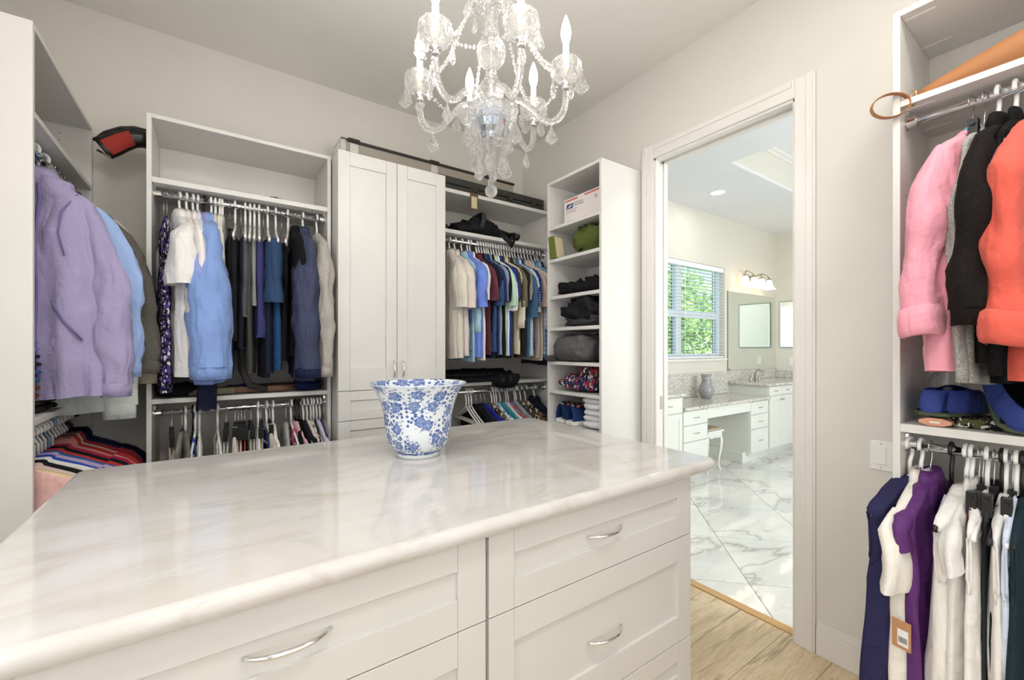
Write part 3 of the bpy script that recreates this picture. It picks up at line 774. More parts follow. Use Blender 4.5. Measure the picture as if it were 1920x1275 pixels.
CAT = {'tee': 't-shirt', 'polo': 'shirt', 'shirt': 'shirt', 'sweater': 'sweater', 'jacket': 'jacket', 'pants': 'trousers', 'tank': 'top', 'vest': 'top', 'dress': 'dress', 'skirt': 'skirt', 'blouse': 'blouse', 'shorts': 'shorts'}
GNAME = {'tee': 'tee_shirt', 'polo': 'polo_shirt', 'shirt': 'long_sleeve_shirt', 'sweater': 'sweater', 'jacket': 'jacket', 'pants': 'folded_trousers', 'tank': 'tank_top', 'vest': 'sleeveless_top', 'dress': 'dress', 'skirt': 'skirt', 'blouse': 'blouse', 'shorts': 'folded_shorts'}
SEED = [11]
def garment(kind, loc, rz, mat, L, label, group=None, th=.02, sw=.205, hw=None, sl=None, fold=.007, hi=False, collar_mat=None, spread=.0, rx=None, taper=None, rolled=False, neck=.06, both=True, name=None, front_shift=0, trim=None, skew=0, swing=0.0, droop=0, cuffmat=None, arm_y=0, sth=None, ramp=4.0):
    """a garment on a hanger; L = hem depth below the rod"""
    L -= HK; loc = (loc[0], loc[1], loc[2] - HK); SEED[0] += 13; seed = SEED[0]; rg = random.Random(seed)
    g = thing(name or GNAME[kind], label, CAT[kind], loc, rz, group)
    hw = hw or sw * rg.uniform(.98, 1.08); n, m = (48, 32) if hi else (22, 14)
    mb = MB()
    if kind in ('tee', 'polo', 'shirt', 'sweater', 'jacket', 'blouse', 'vest'):
        zs = -.066
        keys = [(zs, -neck * .85, neck * .85, .75), (zs - .012, -neck * 1.25, neck * 1.25, .85), (zs - .035, -sw * .62, sw * .62, .9), (zs - .065, -sw * .9, sw * .9, .85), (zs - .082, -sw * .985, sw * .985, .75),
                (zs - .12, -sw * 1.01, sw * 1.01, .8), (-.28, -sw * .96, sw * .96, 1.0), (-L * .6 - .05, -hw * .98, hw * .98, 1.05), (-L, -hw - front_shift * .2, hw + front_shift, 1.0)]
        if kind == 'vest': keys[5] = (zs - .12, -sw * .95, sw * .95, .6); keys[6] = (-.28, -sw * .90, sw * .90, .95)
        keys.sort(key=lambda k: -k[0])
        body_loft(mb, lerp_levels(keys, m), th, seed, fold, n, 3.1 if hi else 2.2, skew)
        if droop: mb.v = [(x, y, z - droop * max(0, -z - .3) * (x / hw)) for x, y, z in mb.v]
        bo = mb.build('body', mat, g, smooth=True)
        long_ = kind in ('shirt', 'sweater', 'jacket')
        sl = sl or (.56 if long_ else .21); rx_ = rx or (.068 if long_ else .078); tp = taper or (.62 if long_ else .95)
        if kind == 'vest':
            for sg in (1, -1):
                ring = []
                for j in range(21):
                    yy = .72 * math.sin(2 * PI * j / 20); zz_ = -.235 + .075 * math.cos(2 * PI * j / 20); ss = abs(yy) ** (1 / .65); cc = math.sqrt(max(0, 1 - ss * ss)) ** .85
                    near = min((v.co for v in bo.data.vertices if v.co.x * sg > 0), key=lambda c_: (c_.z - zz_) ** 2 * 4 + (c_.y - yy * th) ** 2 + (sg * c_.x - sw) ** 2 * .3)
                    ring.append((near.x + sg * .001, near.y, near.z))
                MB().tube(ring, .003, 6, cap=False, up=(1, 0, 0)).build('armhole_trim', trim or mat, g, smooth=True)
        for sg in () if kind == 'vest' else ((1, -1) if both else (1,)):
            sleeve('sleeve', mat, g, sg, sw, sl, sth or th, rx_, seed, .055 if kind in ('shirt',) else (.045 if kind in ('sweater', 'jacket') else None), cuffmat or trim, spread, tp, yo=arm_y or rg.uniform(-.3, .3) * th, rolled=rolled and sg == 1, n=20 if hi else 14, swing=swing, ramp=ramp)
        if kind in ('shirt', 'polo', 'blouse', 'jacket'): collar(collar_mat or mat, g, ry=min(.75, max(.16, th * 13)))
        elif kind in ('tee', 'sweater'):
            MB().lathe([(neck * .8, 0), (neck * .92, -.004), (neck * .95, -.014), (neck * .85, -.018)], 18).build('neckband', collar_mat or mat, g, smooth=True, loc=(0, 0, zs + .008)).scale = (1, min(.6, max(.16, th * 12)), 1)
    elif kind in ('tank', 'dress'):
        sx = sw * .52; zt = -.27
        keys = [(zt, -sw * .62, sw * .62, .45), (zt - .04, -sw * .72, sw * .72, .7), (zt - .1, -sw * .86, sw * .86, .95), (-L * .55 - .16, -hw * .9, hw * .9, 1), (-L, -hw, hw, 1)]
        body_loft(mb, lerp_levels(keys, m), th, seed, fold, n, 2.6, skew)
        mb.build('body', mat, g, smooth=True)
        for sg in (1, -1):
            for yy in (-.6, .6):
                s = MB(); s.tube([(sg * .075, 0, -.088), (sg * .085, yy * th, -.13), (sg * (sx + .005), yy * th * .8, -.21), (sg * sw * .58, yy * th * .4, zt - .02)], [.012, .016, .02, .026], 8, flat=.25, up=(1, 0, 0))
                s.build('strap', trim or mat, g, smooth=True)
    elif kind in ('pants', 'shorts'):
        zt = -.150; w_ = hw if hw < .16 else .115
        keys = [(zt, -w_ * .95, w_ * .95, .55), (zt - .014, -w_, w_, 1), (zt - .2, -w_ * 1.02, w_ * 1.02, .9), (-L, -w_ * .9 - front_shift * .3, w_ * .92 + front_shift, 1.05)]
        body_loft(mb, lerp_levels(keys, m), th, seed, fold * .8, n, 1.5, skew)
        mb.build('legs', mat, g, smooth=True)
        h = MB(); h.box(-w_ * .9, w_ * .92 + front_shift, -th * .55, th * .55, -L + .0, -L + .012); h.build('hem', mat, g, bev=.003)
    elif kind == 'skirt':
        zt = -.10
        keys = [(zt, -.125, .125, .5), (zt - .04, -.128, .128, .8), (-L, -hw, hw, 1.2)]
        body_loft(mb, lerp_levels(keys, m), th, seed, fold * 1.3, n, 3.2, skew)
        mb.build('panel', mat, g, smooth=True)
        MB().box(-.126, .126, -th * .5, th * .5, zt - .03, zt + .003).build('waistband', trim or mat, g, bev=.003)
    return g
def hang(kind, pos, rz, mat, L, nm, place, h='plastic', yaw=0, hgroup=None, group=None, hlabel=None, **kw):
    r = rz + R(yaw)
    g = garment(kind, pos, r, mat, L, f'{nm} {place}', group=group, **kw) if kind else None
    if h: add_hanger(h, pos, r, hlabel or f'{HDESC[h.split(":")[0]]} holding the {nm}', hgroup, min(1, kw.get('sw', .205) / .212) if kind and kind not in ('pants', 'shorts', 'skirt', 'tank', 'dress') else 1.0)
    return g
BK, LF, RT = -PI / 2, 0, PI      # hanger facing: towards -y, +x, -x
def bx_(u): return onY(u, 400, RY).x

# ---- bay below the tan bag: upper rod
P4 = 'on upper rod below the tan bag'
def r4(y, z=RZ): return (RXR, y, z)
PINK = fabric('#eb9fae'); CORAL = fabric('#d95f50'); GREYH = fabric('#a9a7a2', 'speckle', '#86847f'); BLACKF = fabric('#0f0d0c', 'speckle', '#1d1714')
hang('sweater', r4(.258), RT, PINK, .80, 'pink sweatshirt with rolled cuffs', P4, 'wire', yaw=-10, th=.042, sw=.21, hi=True, sl=.455, rx=.082, taper=.88, rolled=True, fold=.010, spread=.0, arm_y=-.02)
hang('sweater', r4(.232), RT, GREYH, .83, 'heather grey sweatshirt', P4, 'clip', yaw=-4, th=.018, sw=.20, hi=True, sl=.60, fold=.006)
hang('jacket', r4(.205), RT, BLACKF, .77, 'black fleece jacket with stand collar', P4, yaw=-3, th=.026, sw=.21, hi=True, sl=.45, rx=.085, sth=.038, taper=.95, spread=.01, fold=.008)
hang('jacket', r4(.172), RT, fabric('#0d0d0f'), .82, 'black zip jacket beside the coral sweatshirt', P4, yaw=-2, th=.018, sw=.195, hi=True, sl=.58, fold=.006)
hang('sweater', r4(.112), RT, CORAL, .81, 'coral sweatshirt with rolled cuffs', P4, yaw=-9, th=.04, sw=.21, hi=True, sl=.48, rx=.085, taper=.9, rolled=True, spread=.005, fold=.01, arm_y=-.02)
hang('shirt', r4(.02), RT, fabric('#2b2f3c'), .85, 'dark navy shirt past the coral sweatshirt', P4, th=.03)
hang('shirt', r4(-.06), RT, fabric('#c9c4ba'), .85, 'cream shirt past the navy shirt', P4, th=.03)
bd = MB(); bd.sphere((RXR - .004, .258, RZ - .09), .011, 10, 6, .8); bd.sphere((RXR + .008, .253, RZ - .086), .009, 8, 6); bd.sphere((RXR - .012, .264, RZ - .082), .009, 8, 6)
tag(bd.build('hair_tie', plain('turquoise_tie', '#2aa6bf', .5), smooth=True), 'turquoise scrunched tie knotted around a hanger hook', 'hair tie')
# ---- bay below the tan bag: lower rod
P4L = 'on lower rod below the tan bag'
def r4l(u): y = onX(u, 850, RXR).y; return (RXR, y, 1.016)
WHT = fabric('#efece7'); WHT2 = fabric('#e6e3df'); OFFW = fabric('#ebe6dd')
hang('vest', r4l(1706), RT, fabric('#2e2c50'), .84, 'navy sleeveless top with ruched hem', P4L, yaw=-13, th=.034, sw=.215, hi=True, fold=.014)
hang('polo', r4l(1727), RT, OFFW, .86, 'off white blouse with a wide cuffed sleeve', P4L, yaw=-5, th=.024, sw=.195, hi=True, sl=.22, rx=.08, taper=1.1, fold=.010, spread=-.02)
hang('blouse', r4l(1745), RT, fabric('#5e3270', rough=.5), .82, 'purple satin blouse', P4L, 'wire', yaw=-5, th=.030, sw=.19, hi=True, sl=.10, rx=.05, taper=.8, fold=.012, neck=.075, sth=.022)
hang('tank', r4l(1784), RT, fabric('#b9c3d6'), .55, 'pale blue camisole', P4L, 'black', th=.014, sw=.18)
hang('vest', r4l(1812), RT, WHT, .88, 'white cotton tank top', P4L, yaw=-7, th=.030, sw=.20, hi=True, fold=.013)
hang('blouse', r4l(1822), RT, WHT2, .86, 'white gathered blouse', P4L, yaw=-3, th=.014, sw=.20, hi=True, sl=.12, rx=.05, fold=.006, sth=.018)
hang('skirt', r4l(1836), RT, fabric('#e7a3b4', 'multi', '#3a2c34'), .62, 'pink black floral skirt', P4L, 'clip', th=.009, hw=.17)
hang('vest', r4l(1843), RT, WHT, .90, 'white smocked tank dress', P4L, 'clip', th=.014, sw=.20, hi=True, fold=.006)
hang('tank', r4l(1851), RT, fabric('#e9e7e4', 'stripe_v', '#d6d4d2'), .88, 'white ribbed camisole', P4L, th=.014, sw=.19, hi=True, fold=.006)
hang('skirt', r4l(1864), RT, fabric('#35383b'), .70, 'charcoal pleated skirt', P4L, 'clip', th=.009, hw=.18)
hang('tank', r4l(1879), RT, fabric('#1d2326'), .84, 'black ribbed tank top', P4L, 'black', th=.014, sw=.20, hi=True, fold=.006)
hang('vest', r4l(1886), RT, WHT2, .92, 'white flared sleeveless top', P4L, th=.014, sw=.20, hi=True, fold=.006)
hang('skirt', r4l(1899), RT, fabric('#6c6a69'), .70, 'grey skirt with pale waistband', P4L, 'clip', th=.009, hw=.18, trim=WHT)
hang('vest', r4l(1906), RT, fabric('#cfd9ea'), .86, 'light blue sleeveless blouse', P4L, th=.014, sw=.20, hi=True, fold=.006)
hang('vest', r4l(1918), RT, fabric('#20323a'), .80, 'dark teal sleeveless top', P4L, 'black', th=.014, sw=.20, fold=.006)
for k, (c, nm) in enumerate((('#e2dccb', 'cream sleeveless top'), ('#e9e9ec', 'snow white sleeveless top'), ('#88919e', 'slate sleeveless top'))):
    hang('tank', (RXR, -.02 - .06 * k, 1.016), RT, fabric(c), .84, nm, P4L, th=.024, sw=.2)

# ---- bay below the boot: upper rod
P1 = 'on upper rod of the bay below the boot'
def r1(u, z=RZ): return (bx_(u), RY, z)
SHW = fabric('#eeece9'); BLUESH = fabric('#86a3dc'); 
DRS = fabric('#1c1826', 'multi', '#4a3a8c', sc=1.5)
hang('dress', r1(307), BK, DRS, .93, 'dark patterned dress by the side panel', P1, 'wire', yaw=8, th=.018, sw=.17, trim=DRS, fold=.006)
hang('dress', r1(313), BK, fabric('#221c2a', 'multi', '#55408e', sc=1.2), .90, 'dark spotted dress behind the white shirts', P1, 'wire', yaw=4, th=.014, sw=.17, fold=.005)
hang('polo', r1(337), BK, SHW, .86, 'white short sleeved shirt with open cuff', P1, yaw=12, th=.034, sw=.19, hi=True, sl=.27, rx=.075, taper=1.05, spread=.02, fold=.01, arm_y=-.02, sth=.052)
hang('shirt', r1(350), BK, fabric('#e9e2dc'), .86, 'ivory shirt between the white shirts', P1, yaw=8, th=.022, fold=.006)
hang('polo', r1(362), BK, fabric('#f1eeec'), .84, 'plain white shirt beside the ivory shirt', P1, yaw=8, th=.018, fold=.006)
hang('shirt', r1(371), BK, fabric('#e2e3ea'), .84, 'pale white shirt beside the blue shirts', P1, yaw=6, th=.018, fold=.006)
hang('shirt', r1(383), BK, fabric('#9aa0d8'), .88, 'periwinkle shirt partly behind the blue shirt', P1, 'black', yaw=12, th=.026, sw=.19, hi=True, sl=.56, rx=.075, taper=.8, fold=.009, arm_y=-.045, sth=.05, swing=.02)
hang('shirt', r1(396), BK, BLUESH, .90, 'blue oxford shirt with buttoned cuff', P1, yaw=-4, th=.048, sw=.195, hi=True, sl=.64, rx=.09, taper=.85, spread=.03, fold=.012, arm_y=.012, sth=.082, ramp=2.0)
hang('shirt', r1(404), BK, fabric('#e6dccb'), .84, 'cream shirt tucked behind the blue shirt', P1, yaw=-2, th=.014, sw=.155, sl=.45, rx=.04)
hang('shirt', r1(412), BK, fabric('#ebe5da'), .83, 'beige shirt beside the cream shirt', P1, yaw=-4, th=.014, sw=.155, sl=.45, rx=.04)
hang('shirt', r1(417), BK, fabric('#efeae2'), .82, 'white linen shirt beside the dark trousers', P1, yaw=-4, th=.012, sw=.155, sl=.45, rx=.04)
hang('pants', (bx_(388), RY - .09, RZ), BK, fabric('#23263f'), 1.03, 'long navy trousers reaching past the shelf', P1, None, th=.03, hw=.05)
hang('pants', r1(431), BK, fabric('#191a1c'), .66, 'black trousers on the clip', P1, 'clip', th=.020, hw=.13)
hang('pants', r1(441), BK, fabric('#212226'), .70, 'jet black pressed trousers', P1, th=.020, hw=.14, yaw=-4)
hang('pants', r1(452), BK, fabric('#23202e'), .74, 'midnight trousers with turned hem', P1, 'wire', th=.016, hw=.14)
hang('pants', r1(460), BK, fabric('#56575b'), .58, 'charcoal trousers with cuffed hem', P1, th=.018, hw=.15, yaw=-3)
hang('pants', r1(469), BK, fabric('#4c4a45'), .86, 'long olive grey trousers', P1, th=.016, hw=.14, yaw=-4)
hang('pants', r1(477), BK, fabric('#8d9092'), .52, 'light grey trousers', P1, th=.014, hw=.15, yaw=-4)
hang('pants', r1(486), BK, fabric('#3e406f'), .68, 'purple blue trousers with gathered hem', P1, th=.024, hw=.155, yaw=-4, fold=.012)
hang('pants', r1(494), BK, fabric('#1c1d26'), .88, 'long black trousers beside the purple pair', P1, 'wire', th=.018, hw=.14)
hang('pants', r1(502), BK, fabric('#202638'), .86, 'ink blue trousers', P1, th=.018, hw=.15, yaw=-3)
hang('shorts', (bx_(509), RY - .07, RZ), BK, fabric('#31496b'), .50, 'denim blue shorts', P1, None, th=.04, hw=.13, yaw=-2, front_shift=.03)
hang('pants', r1(517), BK, fabric('#274d7a'), .84, 'bright blue trousers under the shorts', P1, th=.020, hw=.145, yaw=-3)
hang('pants', r1(528), BK, fabric('#16171a'), .80, 'plain black trousers by the empty hanger', P1, 'wire', th=.020, hw=.14)
hang(None, r1(540), BK, None, 0, 'none', P1, 'plastic', yaw=-10, hlabel='empty white plastic hanger next to the black blazer')
hang('jacket', r1(553), BK, fabric('#141518'), .78, 'black blazer beside the navy coat', P1, 'wire', th=.03, sw=.20, sl=.5)
hang('jacket', r1(568), BK, fabric('#40455f', rough=.7), .90, 'slate navy coat with smooth sleeve', P1, yaw=-1, th=.040, sw=.20, hi=True, sl=.66, rx=.09, taper=.95, spread=.01, sth=.055, fold=.006, neck=.07, cuffmat=fabric('#23284a'))
hang('sweater', r1(594), BK, fabric('#b5b0a8', 'speckle', '#a29d96'), .84, 'light grey sweatshirt with ribbed cuff', P1, yaw=2, th=.032, sw=.20, hi=True, sl=.66, rx=.07, taper=.75, fold=.008, sth=.045)
# lower rod of that bay
P1L = 'on lower rod of the bay below the boot'
LOW = [(322, 'clip', 'tank', '#d9cbb0', 'tan strappy top with black clip'), (341, 'wire', 'tee', '#8b8680', 'taupe knit top'), (348, 'plastic', 'tee', '#77726c', 'brown grey knit top'),
       (362, 'black', 'tank', '#1e2230', 'black tank top by the royal top'), (366, 'plastic', 'tank', '#2f4fbe', 'royal blue sleeveless top'), (374, 'plastic', 'tank', '#e2dac9', 'cream ruffled top'),
       (408, 'plastic', 'tank', '#eceae8', 'white racerback top'), (424, 'clip', 'tank', '#e4e2e0', 'white ribbed top on black clip'), (441, 'clip', 'tee', '#d8d2c6', 'oatmeal top'),
       (447, 'clip', 'tank', '#ededec', 'white halter top'), (453, 'clip', 'tank', '#e85f52', 'coral red sleeveless top'), (459, 'clip', 'tank', '#1b1b1e', 'black camisole'),
       (471, 'clip', 'tank', '#e7e0d4', 'ivory gathered top'), (484, 'plastic', 'tank', '#eae6dd', 'cream sleeveless blouse'), (489, 'clip', 'tank', '#d5cbb8', 'beige camisole'),
       (500, 'plastic', 'tank', '#3147a8', 'cobalt satin top'), (506, 'clip', 'tee', '#cfc6b6', 'sand coloured top'), (512, 'plastic', 'tee', '#efebe4', 'soft white tee'),
       (536, 'wire', 'tee', '#a9aaa4', 'pale grey green tee'), (546, 'plastic', 'tank', '#dd5f8b', 'bright pink sleeveless top'), (554, 'black', 'tee', '#e6b8c2', 'blush pink tee'),
       (560, 'black', 'tee', '#17181d', 'black tee beside the blush tee'), (569, 'plastic', 'tee', '#23232c', 'off black tee'), (576, 'plastic', 'tee', '#d9d2cc', 'stone coloured tee'),
       (583, 'plastic', 'tee', '#8e836f', 'patterned brown tee'), (588, 'plastic', 'tee', '#2a2b33', 'dark slate tee'), (594, 'plastic', 'tee', '#cfcde0', 'lilac white tee'), (600, 'plastic', 'tee', '#4a4060', 'plum tee'), (607, 'wire', 'tee', '#8b8d86', 'sage grey tee')]
for k, (u, h, kind, c, nm) in enumerate(LOW):
    pat = ('multi', '#d8d2c0') if 'patterned' in nm else (None, None)
    hang(kind, r1(u, RZL), BK, fabric(c, *pat), .56, nm, P1L, h, yaw=random.Random(k).uniform(-6, 6), th=.013, sw=.19 if kind == 'tee' else .18, fold=.006, **({'sl': .16} if kind == 'tee' else {}))

# ---- bay below the long cases: upper rod
P2 = 'on upper rod below the long cases'
MID = [(843, 'polo', '#d9d3c6', 'linen beige camp shirt', .80, {'sth': .036, 'th': .03, 'yaw': -7, 'hi': True, 'sl': .30, 'rx': .09}), (853, 'polo', '#d9cfc9', 'faded rose grey shirt', .78, {'sth': .036, 'th': .028, 'yaw': -5, 'hi': True, 'sl': .30, 'rx': .085}),
       (866, 'shirt', '#a9cfdf', 'sky blue long shirt', .82, {'th': .014, 'sl': .40, 'sw': .165, 'sth': .02}), (877, 'polo', '#6f8be0', 'cornflower blue shirt', .80, {'sth': .036, 'th': .030, 'yaw': -6, 'hi': True, 'sl': .29, 'rx': .085}),
       (882, 'polo', '#ece9e4', 'white casual shirt behind cornflower shirt', .82, {'th': .011}), (894, 'polo', '#6c3a46', 'wine red shirt', .78, {'sw': .175}), (899, 'polo', '#1d2030', 'black navy shirt', .80, {}),
       (904, 'polo', '#3a5379', 'steel blue shirt', .76, {'th': .016, 'sl': .27}), (909, 'polo', '#24345e', 'deep navy polo', .78, {}), (913, 'polo', '#8d97b8', 'blue grey polo', .78, {}), (917, 'polo', '#18181c', 'solid black polo', .80, {}),
       (922, 'polo', '#bfe3c6', 'mint green polo', .78, {'th': .016, 'sl': .27, 'rx': .085}), (927, 'polo', '#eef0ee', 'crisp white polo', .78, {'sl': .30}), (932, 'polo', '#2c3f9a', 'royal blue polo', .78, {'th': .014, 'sl': .22}),
       (937, 'polo', '#3c3f38', 'dark moss polo', .80, {}), (942, 'shirt', '#e9dcc6', 'pale sand shirt', .77, {'sl': .36}), (947, 'polo', '#716a57', 'olive brown polo', .78, {'sl': .27}), (952, 'polo', '#2a2521', 'espresso polo', .80, {}),
       (957, 'polo', '#8b8c88', 'mid grey polo', .80, {'sl': .22}), (962, 'polo', '#4a6a8a', 'dusty blue polo', .80, {'sl': .34, 'th': .014}), (967, 'polo', '#cfe3e6', 'ice blue polo', .79, {'sl': .30}),
       (973, 'polo', '#26357a', 'navy dotted shirt', .78, {'pat': ('dots', '#8fa0d8'), 'th': .018, 'sl': .26, 'rx': .085}), (979, 'polo', '#d9bfae', 'peach tan polo', .80, {'sl': .26}), (985, 'polo', '#d8d0c0', 'light khaki polo', .82, {}),
       (991, 'shirt', '#e3e6ee', 'white plaid shirt', .78, {'pat': ('plaid', '#b8bed0'), 'sl': .36}), (997, 'polo', '#7cb2a4', 'green blue madras shirt', .80, {'pat': ('plaid', '#3f62b8'), 'th': .018, 'sl': .26}),
       (1004, 'polo', '#9fb7d6', 'washed blue shirt', .80, {'sl': .24}), (1009, 'polo', '#3a2f3c', 'dark plum polo by the bay wall', .86, {})]
for k, (u, kind, c, nm, L, o) in enumerate(MID):
    o = dict(o); pat = o.pop('pat', (None, None)); yaw = o.pop('yaw', random.Random(k).uniform(-4, 4)); o.setdefault('th', .012); o.setdefault('sl', .24)
    if kind == 'polo': o.setdefault('rx', .072)
    hang(kind, r1(u), BK, fabric(c, *pat), L, nm, P2, yaw=yaw, fold=.006, **{'sw': .2, 'sth': .018, 'spread': .012, **o})
# lower rod
P2L = 'on lower rod below the long cases'
EMPT = 'one of three empty white hangers clustered beside the blue top'
for u in (874, 879, 884): add_hanger('plastic', r1(u, RZL), BK + R(-7), EMPT, 'three empty hangers on the lower rod')
MLO = [(893, 'tee', '#1a1a1e', 'black jersey top', .5, 'wire'), (902, 'tee', '#2a2b33', 'charcoal jersey top', .5, 'wire'), (909, 'tee', '#2b2fa0', 'vivid blue jersey top', .5, 'wire'), (922, 'tee', '#6d6149', 'brown camouflage top', .5, 'plastic'), (927, 'tee', '#dfe2ee', 'white graphic top', .5, 'plastic'),
       (931, 'tee', '#d9dde8', 'pale blue white top', .5, 'plastic'), (938, 'tee', '#2c8f9c', 'teal colour block top', .5, 'plastic'), (949, 'tee', '#e2e2ea', 'white colour block top', .5, 'plastic'), (953, 'tee', '#c94a44', 'red printed top', .5, 'plastic'),
       (965, 'tee', '#a2a2a8', 'grey marled top', .5, 'plastic'), (968, 'tee', '#4c4f4a', 'dark green grey top', .5, 'plastic'), (976, 'tee', '#5f5c48', 'forest camouflage shirt', .5, 'plastic'), (985, 'tee', '#8a6b4c', 'brown leaf camouflage shirt', .5, 'plastic'), (1002, 'jacket', '#1c2433', 'navy puffer jacket', .55, 'plastic')]
for k, (u, kind, c, nm, L, h) in enumerate(MLO):
    pat = ('multi', '#2f2c22') if 'camou' in nm else (('blotch', '#7a8aa8') if 'graphic' in nm or 'printed' in nm else ((None, None)))
    hang(kind, r1(u, RZL), BK, fabric(c, *pat), L, nm, P2L, h, yaw=random.Random(k + 50).uniform(-7, 2), th=.014 if kind == 'tee' else .04, sw=.205, fold=.007, **({'sl': .18, 'rx': .07} if kind == 'tee' else {'sl': .45}))

# ---- end bay on the left wall: upper rod
P3 = 'on upper rod of the end bay'
def r3(y, z=RZ): return (RXL, y, z)
LAV = fabric('#a49bc0', rough=.7)
lav = hang('jacket', r3(2.30), LF, LAV, .92, 'lavender zip jacket with stand collar', P3, yaw=-10, th=.055, sw=.172, hw=.205, hi=True, sl=.70, rx=.068, taper=.72, fold=.020, neck=.085, spread=.03, swing=.03, ramp=2.2)
def on_front(g, pts, r, name, mat, side=-1, lift=.003):
    """tube laid on the garment's front face through (x, z) points"""
    vs = [v.co for v in g.children[0].data.vertices]; out = []
    for x, z in pts:
        near = sorted(vs, key=lambda c: (c.x - x) ** 2 + (c.z - z) ** 2)[:8]; y = min(side * 0 + c.y for c in near) if side < 0 else max(c.y for c in near)
        out.append((x, y + side * lift, z))
    return MB().tube(out, r, 6).build(name, mat, g, smooth=True)
M_LAVD = fabric('#7d73a6')
on_front(lav, [(.035, -.10 - .06 * k) for k in range(13)], .005, 'zipper', M_LAVD); on_front(lav, [(.085, -.53), (.115, -.60), (.15, -.67)], .004, 'pocket_zipper', M_LAVD)
on_front(lav, [(.13, -.12), (.10, -.20), (.095, -.28), (.11, -.36)], .003, 'raglan_seam', M_LAVD)
hang('shirt', r3(2.405), LF, fabric('#8fb0e6', 'stripe_h', '#b6cbf2', sc=1.4), .80, 'light blue striped shirt with turned cuff', P3, yaw=-6, th=.042, sw=.185, hw=.20, hi=True, sl=.62, rx=.07, taper=.8, fold=.010, cuffmat=fabric('#a9c2ee'), spread=.035, swing=.02)
hang('shirt', r3(2.475), LF, fabric('#2c2740'), .74, 'dark plum shirt behind the striped shirt', P3, 'wire', th=.016, sw=.20, sl=.52)
hang('sweater', r3(2.54), LF, fabric('#6e6a62', 'speckle', '#5a564f'), .80, 'thick grey wool sweater', P3, 'wire', yaw=-10, th=.035, sw=.195, hi=True, sl=.62, rx=.075, taper=.95, fold=.008, spread=.03, swing=.06)
hang('shirt', r3(2.605), LF, fabric('#d8ccb8', 'speckle', '#c4b8a4'), .84, 'beige wool cardigan', P3, 'wire', yaw=-10, th=.025, sw=.215, sl=.66, spread=.03, swing=.05)
hang('shirt', r3(2.455), LF, fabric('#dfe6e2'), 1.0, 'pale mint white shirt with long cuff', P3, None, th=.022, sw=.185, sl=.80, rx=.06, taper=.95, swing=.03)
for k, (c, nm) in enumerate((('#5b4a44', 'brown knit cardigan'), ('#3c3a40', 'dark grey jacket'), ('#77706a', 'stone grey coat'))):
    hang('jacket', r3(2.67 + .06 * k), LF, fabric(c), .84, nm, P3, 'wood' if k == 1 else 'wire', th=.026, sw=.20, sl=.55)
# lower rod
P3L = 'on lower rod of the end bay'
LLO = [(2.12, 'tee', '#e5b9b4', 'rose pink tee with printed label', 'wood'), (2.17, 'tee', '#d8c3bc', 'dusty pink tee', 'plastic'), (2.215, 'tee', '#1b1a1c', 'black knit tee', 'plastic'), (2.26, 'tee', '#efece6', 'white lace top', 'plastic'), (2.30, 'tee', '#2448b4', 'bright cobalt tee', 'plastic'),
       (2.345, 'tee', '#b9a6cc', 'mauve tee', 'plastic'), (2.385, 'tee', '#35609f', 'mid blue tee', 'plastic'), (2.43, 'tee', '#c03a36', 'tomato red top', 'plastic'), (2.475, 'tee', '#1c1c20', 'dark knit top', 'blue'), (2.52, 'tee', '#b12a4a', 'crimson top', 'plastic'),
       (2.565, 'polo', '#dd8f90', 'salmon pink polo', 'plastic'), (2.605, 'polo', '#c23b3a', 'scarlet polo', 'plastic'), (2.645, 'polo', '#d8c9ae', 'ecru polo', 'plastic'), (2.685, 'polo', '#b03040', 'ruby polo', 'plastic'), (2.73, 'polo', '#22244e', 'indigo polo', 'plastic'), (2.775, 'polo', '#141418', 'black polo by the back wall', 'black'), (2.82, 'polo', '#232a5a', 'dark blue polo by the back wall', 'black')]
for k, (y, kind, c, nm, h) in enumerate(LLO):
    hang(kind, r3(y, RZL), LF, fabric(c), .60, nm, P3L, h, yaw=random.Random(k + 90).uniform(-9, 5), th=.018, sw=.205, fold=.006, sl=.22, rx=.075)
# ---------------------------------------------------------------- chandelier
CH = (.757, 1.204, 0)
ch = thing('chandelier', 'crystal glass chandelier with six lit candle arms above the island', 'chandelier', CH)
def cz(prof, name, mat, n=24, sc=0, ns=8, smooth=True, parent=None): return MB().lathe(prof, n, scallop=sc, ns=ns).build(name, mat, parent or ch, smooth=smooth)
M_MERC = plain('faceted_glass_base', '#b9c2cf', .12, .85)
cz([(.0005, 2.028), (.026, 2.030), (.030, 2.040), (.044, 2.055), (.054, 2.078), (.056, 2.095), (.050, 2.112), (.03, 2.12), (.0005, 2.122)], 'mercury_bowl', M_MERC, 24, .03, 12, False)
cz([(.0005, 2.0275), (.022, 2.0275), (.022, 2.031), (.0005, 2.033)], 'bowl_cap', M_CHROME)
cz([(.055, 2.075), (.068, 2.082), (.080, 2.098), (.086, 2.118), (.083, 2.119), (.076, 2.102), (.064, 2.088), (.055, 2.082)], 'scalloped_dish', M_CRYSTAL, 48, .05, 12)
cz([(.018, 2.118), (.030, 2.126), (.036, 2.14), (.040, 2.165), (.042, 2.19), (.036, 2.208), (.024, 2.216), (.012, 2.218)], 'stem_bulb', M_CRYSTAL, 20, .03, 10)
for k, z in enumerate((2.226, 2.243)): MB().sphere((0, 0, z), .023 - .003 * k, 14, 8, .55).build('bead', M_CRYSTAL, ch, smooth=True)
MB().sphere((0, 0, 2.312), .049, 24, 14, 1.08).build('column_ball', M_CRYSTAL, ch, smooth=True)
cz([(.014, 2.362), (.020, 2.368), (.022, 2.40), (.024, 2.44), (.018, 2.455)], 'stem_neck', M_CRYSTAL, 18)
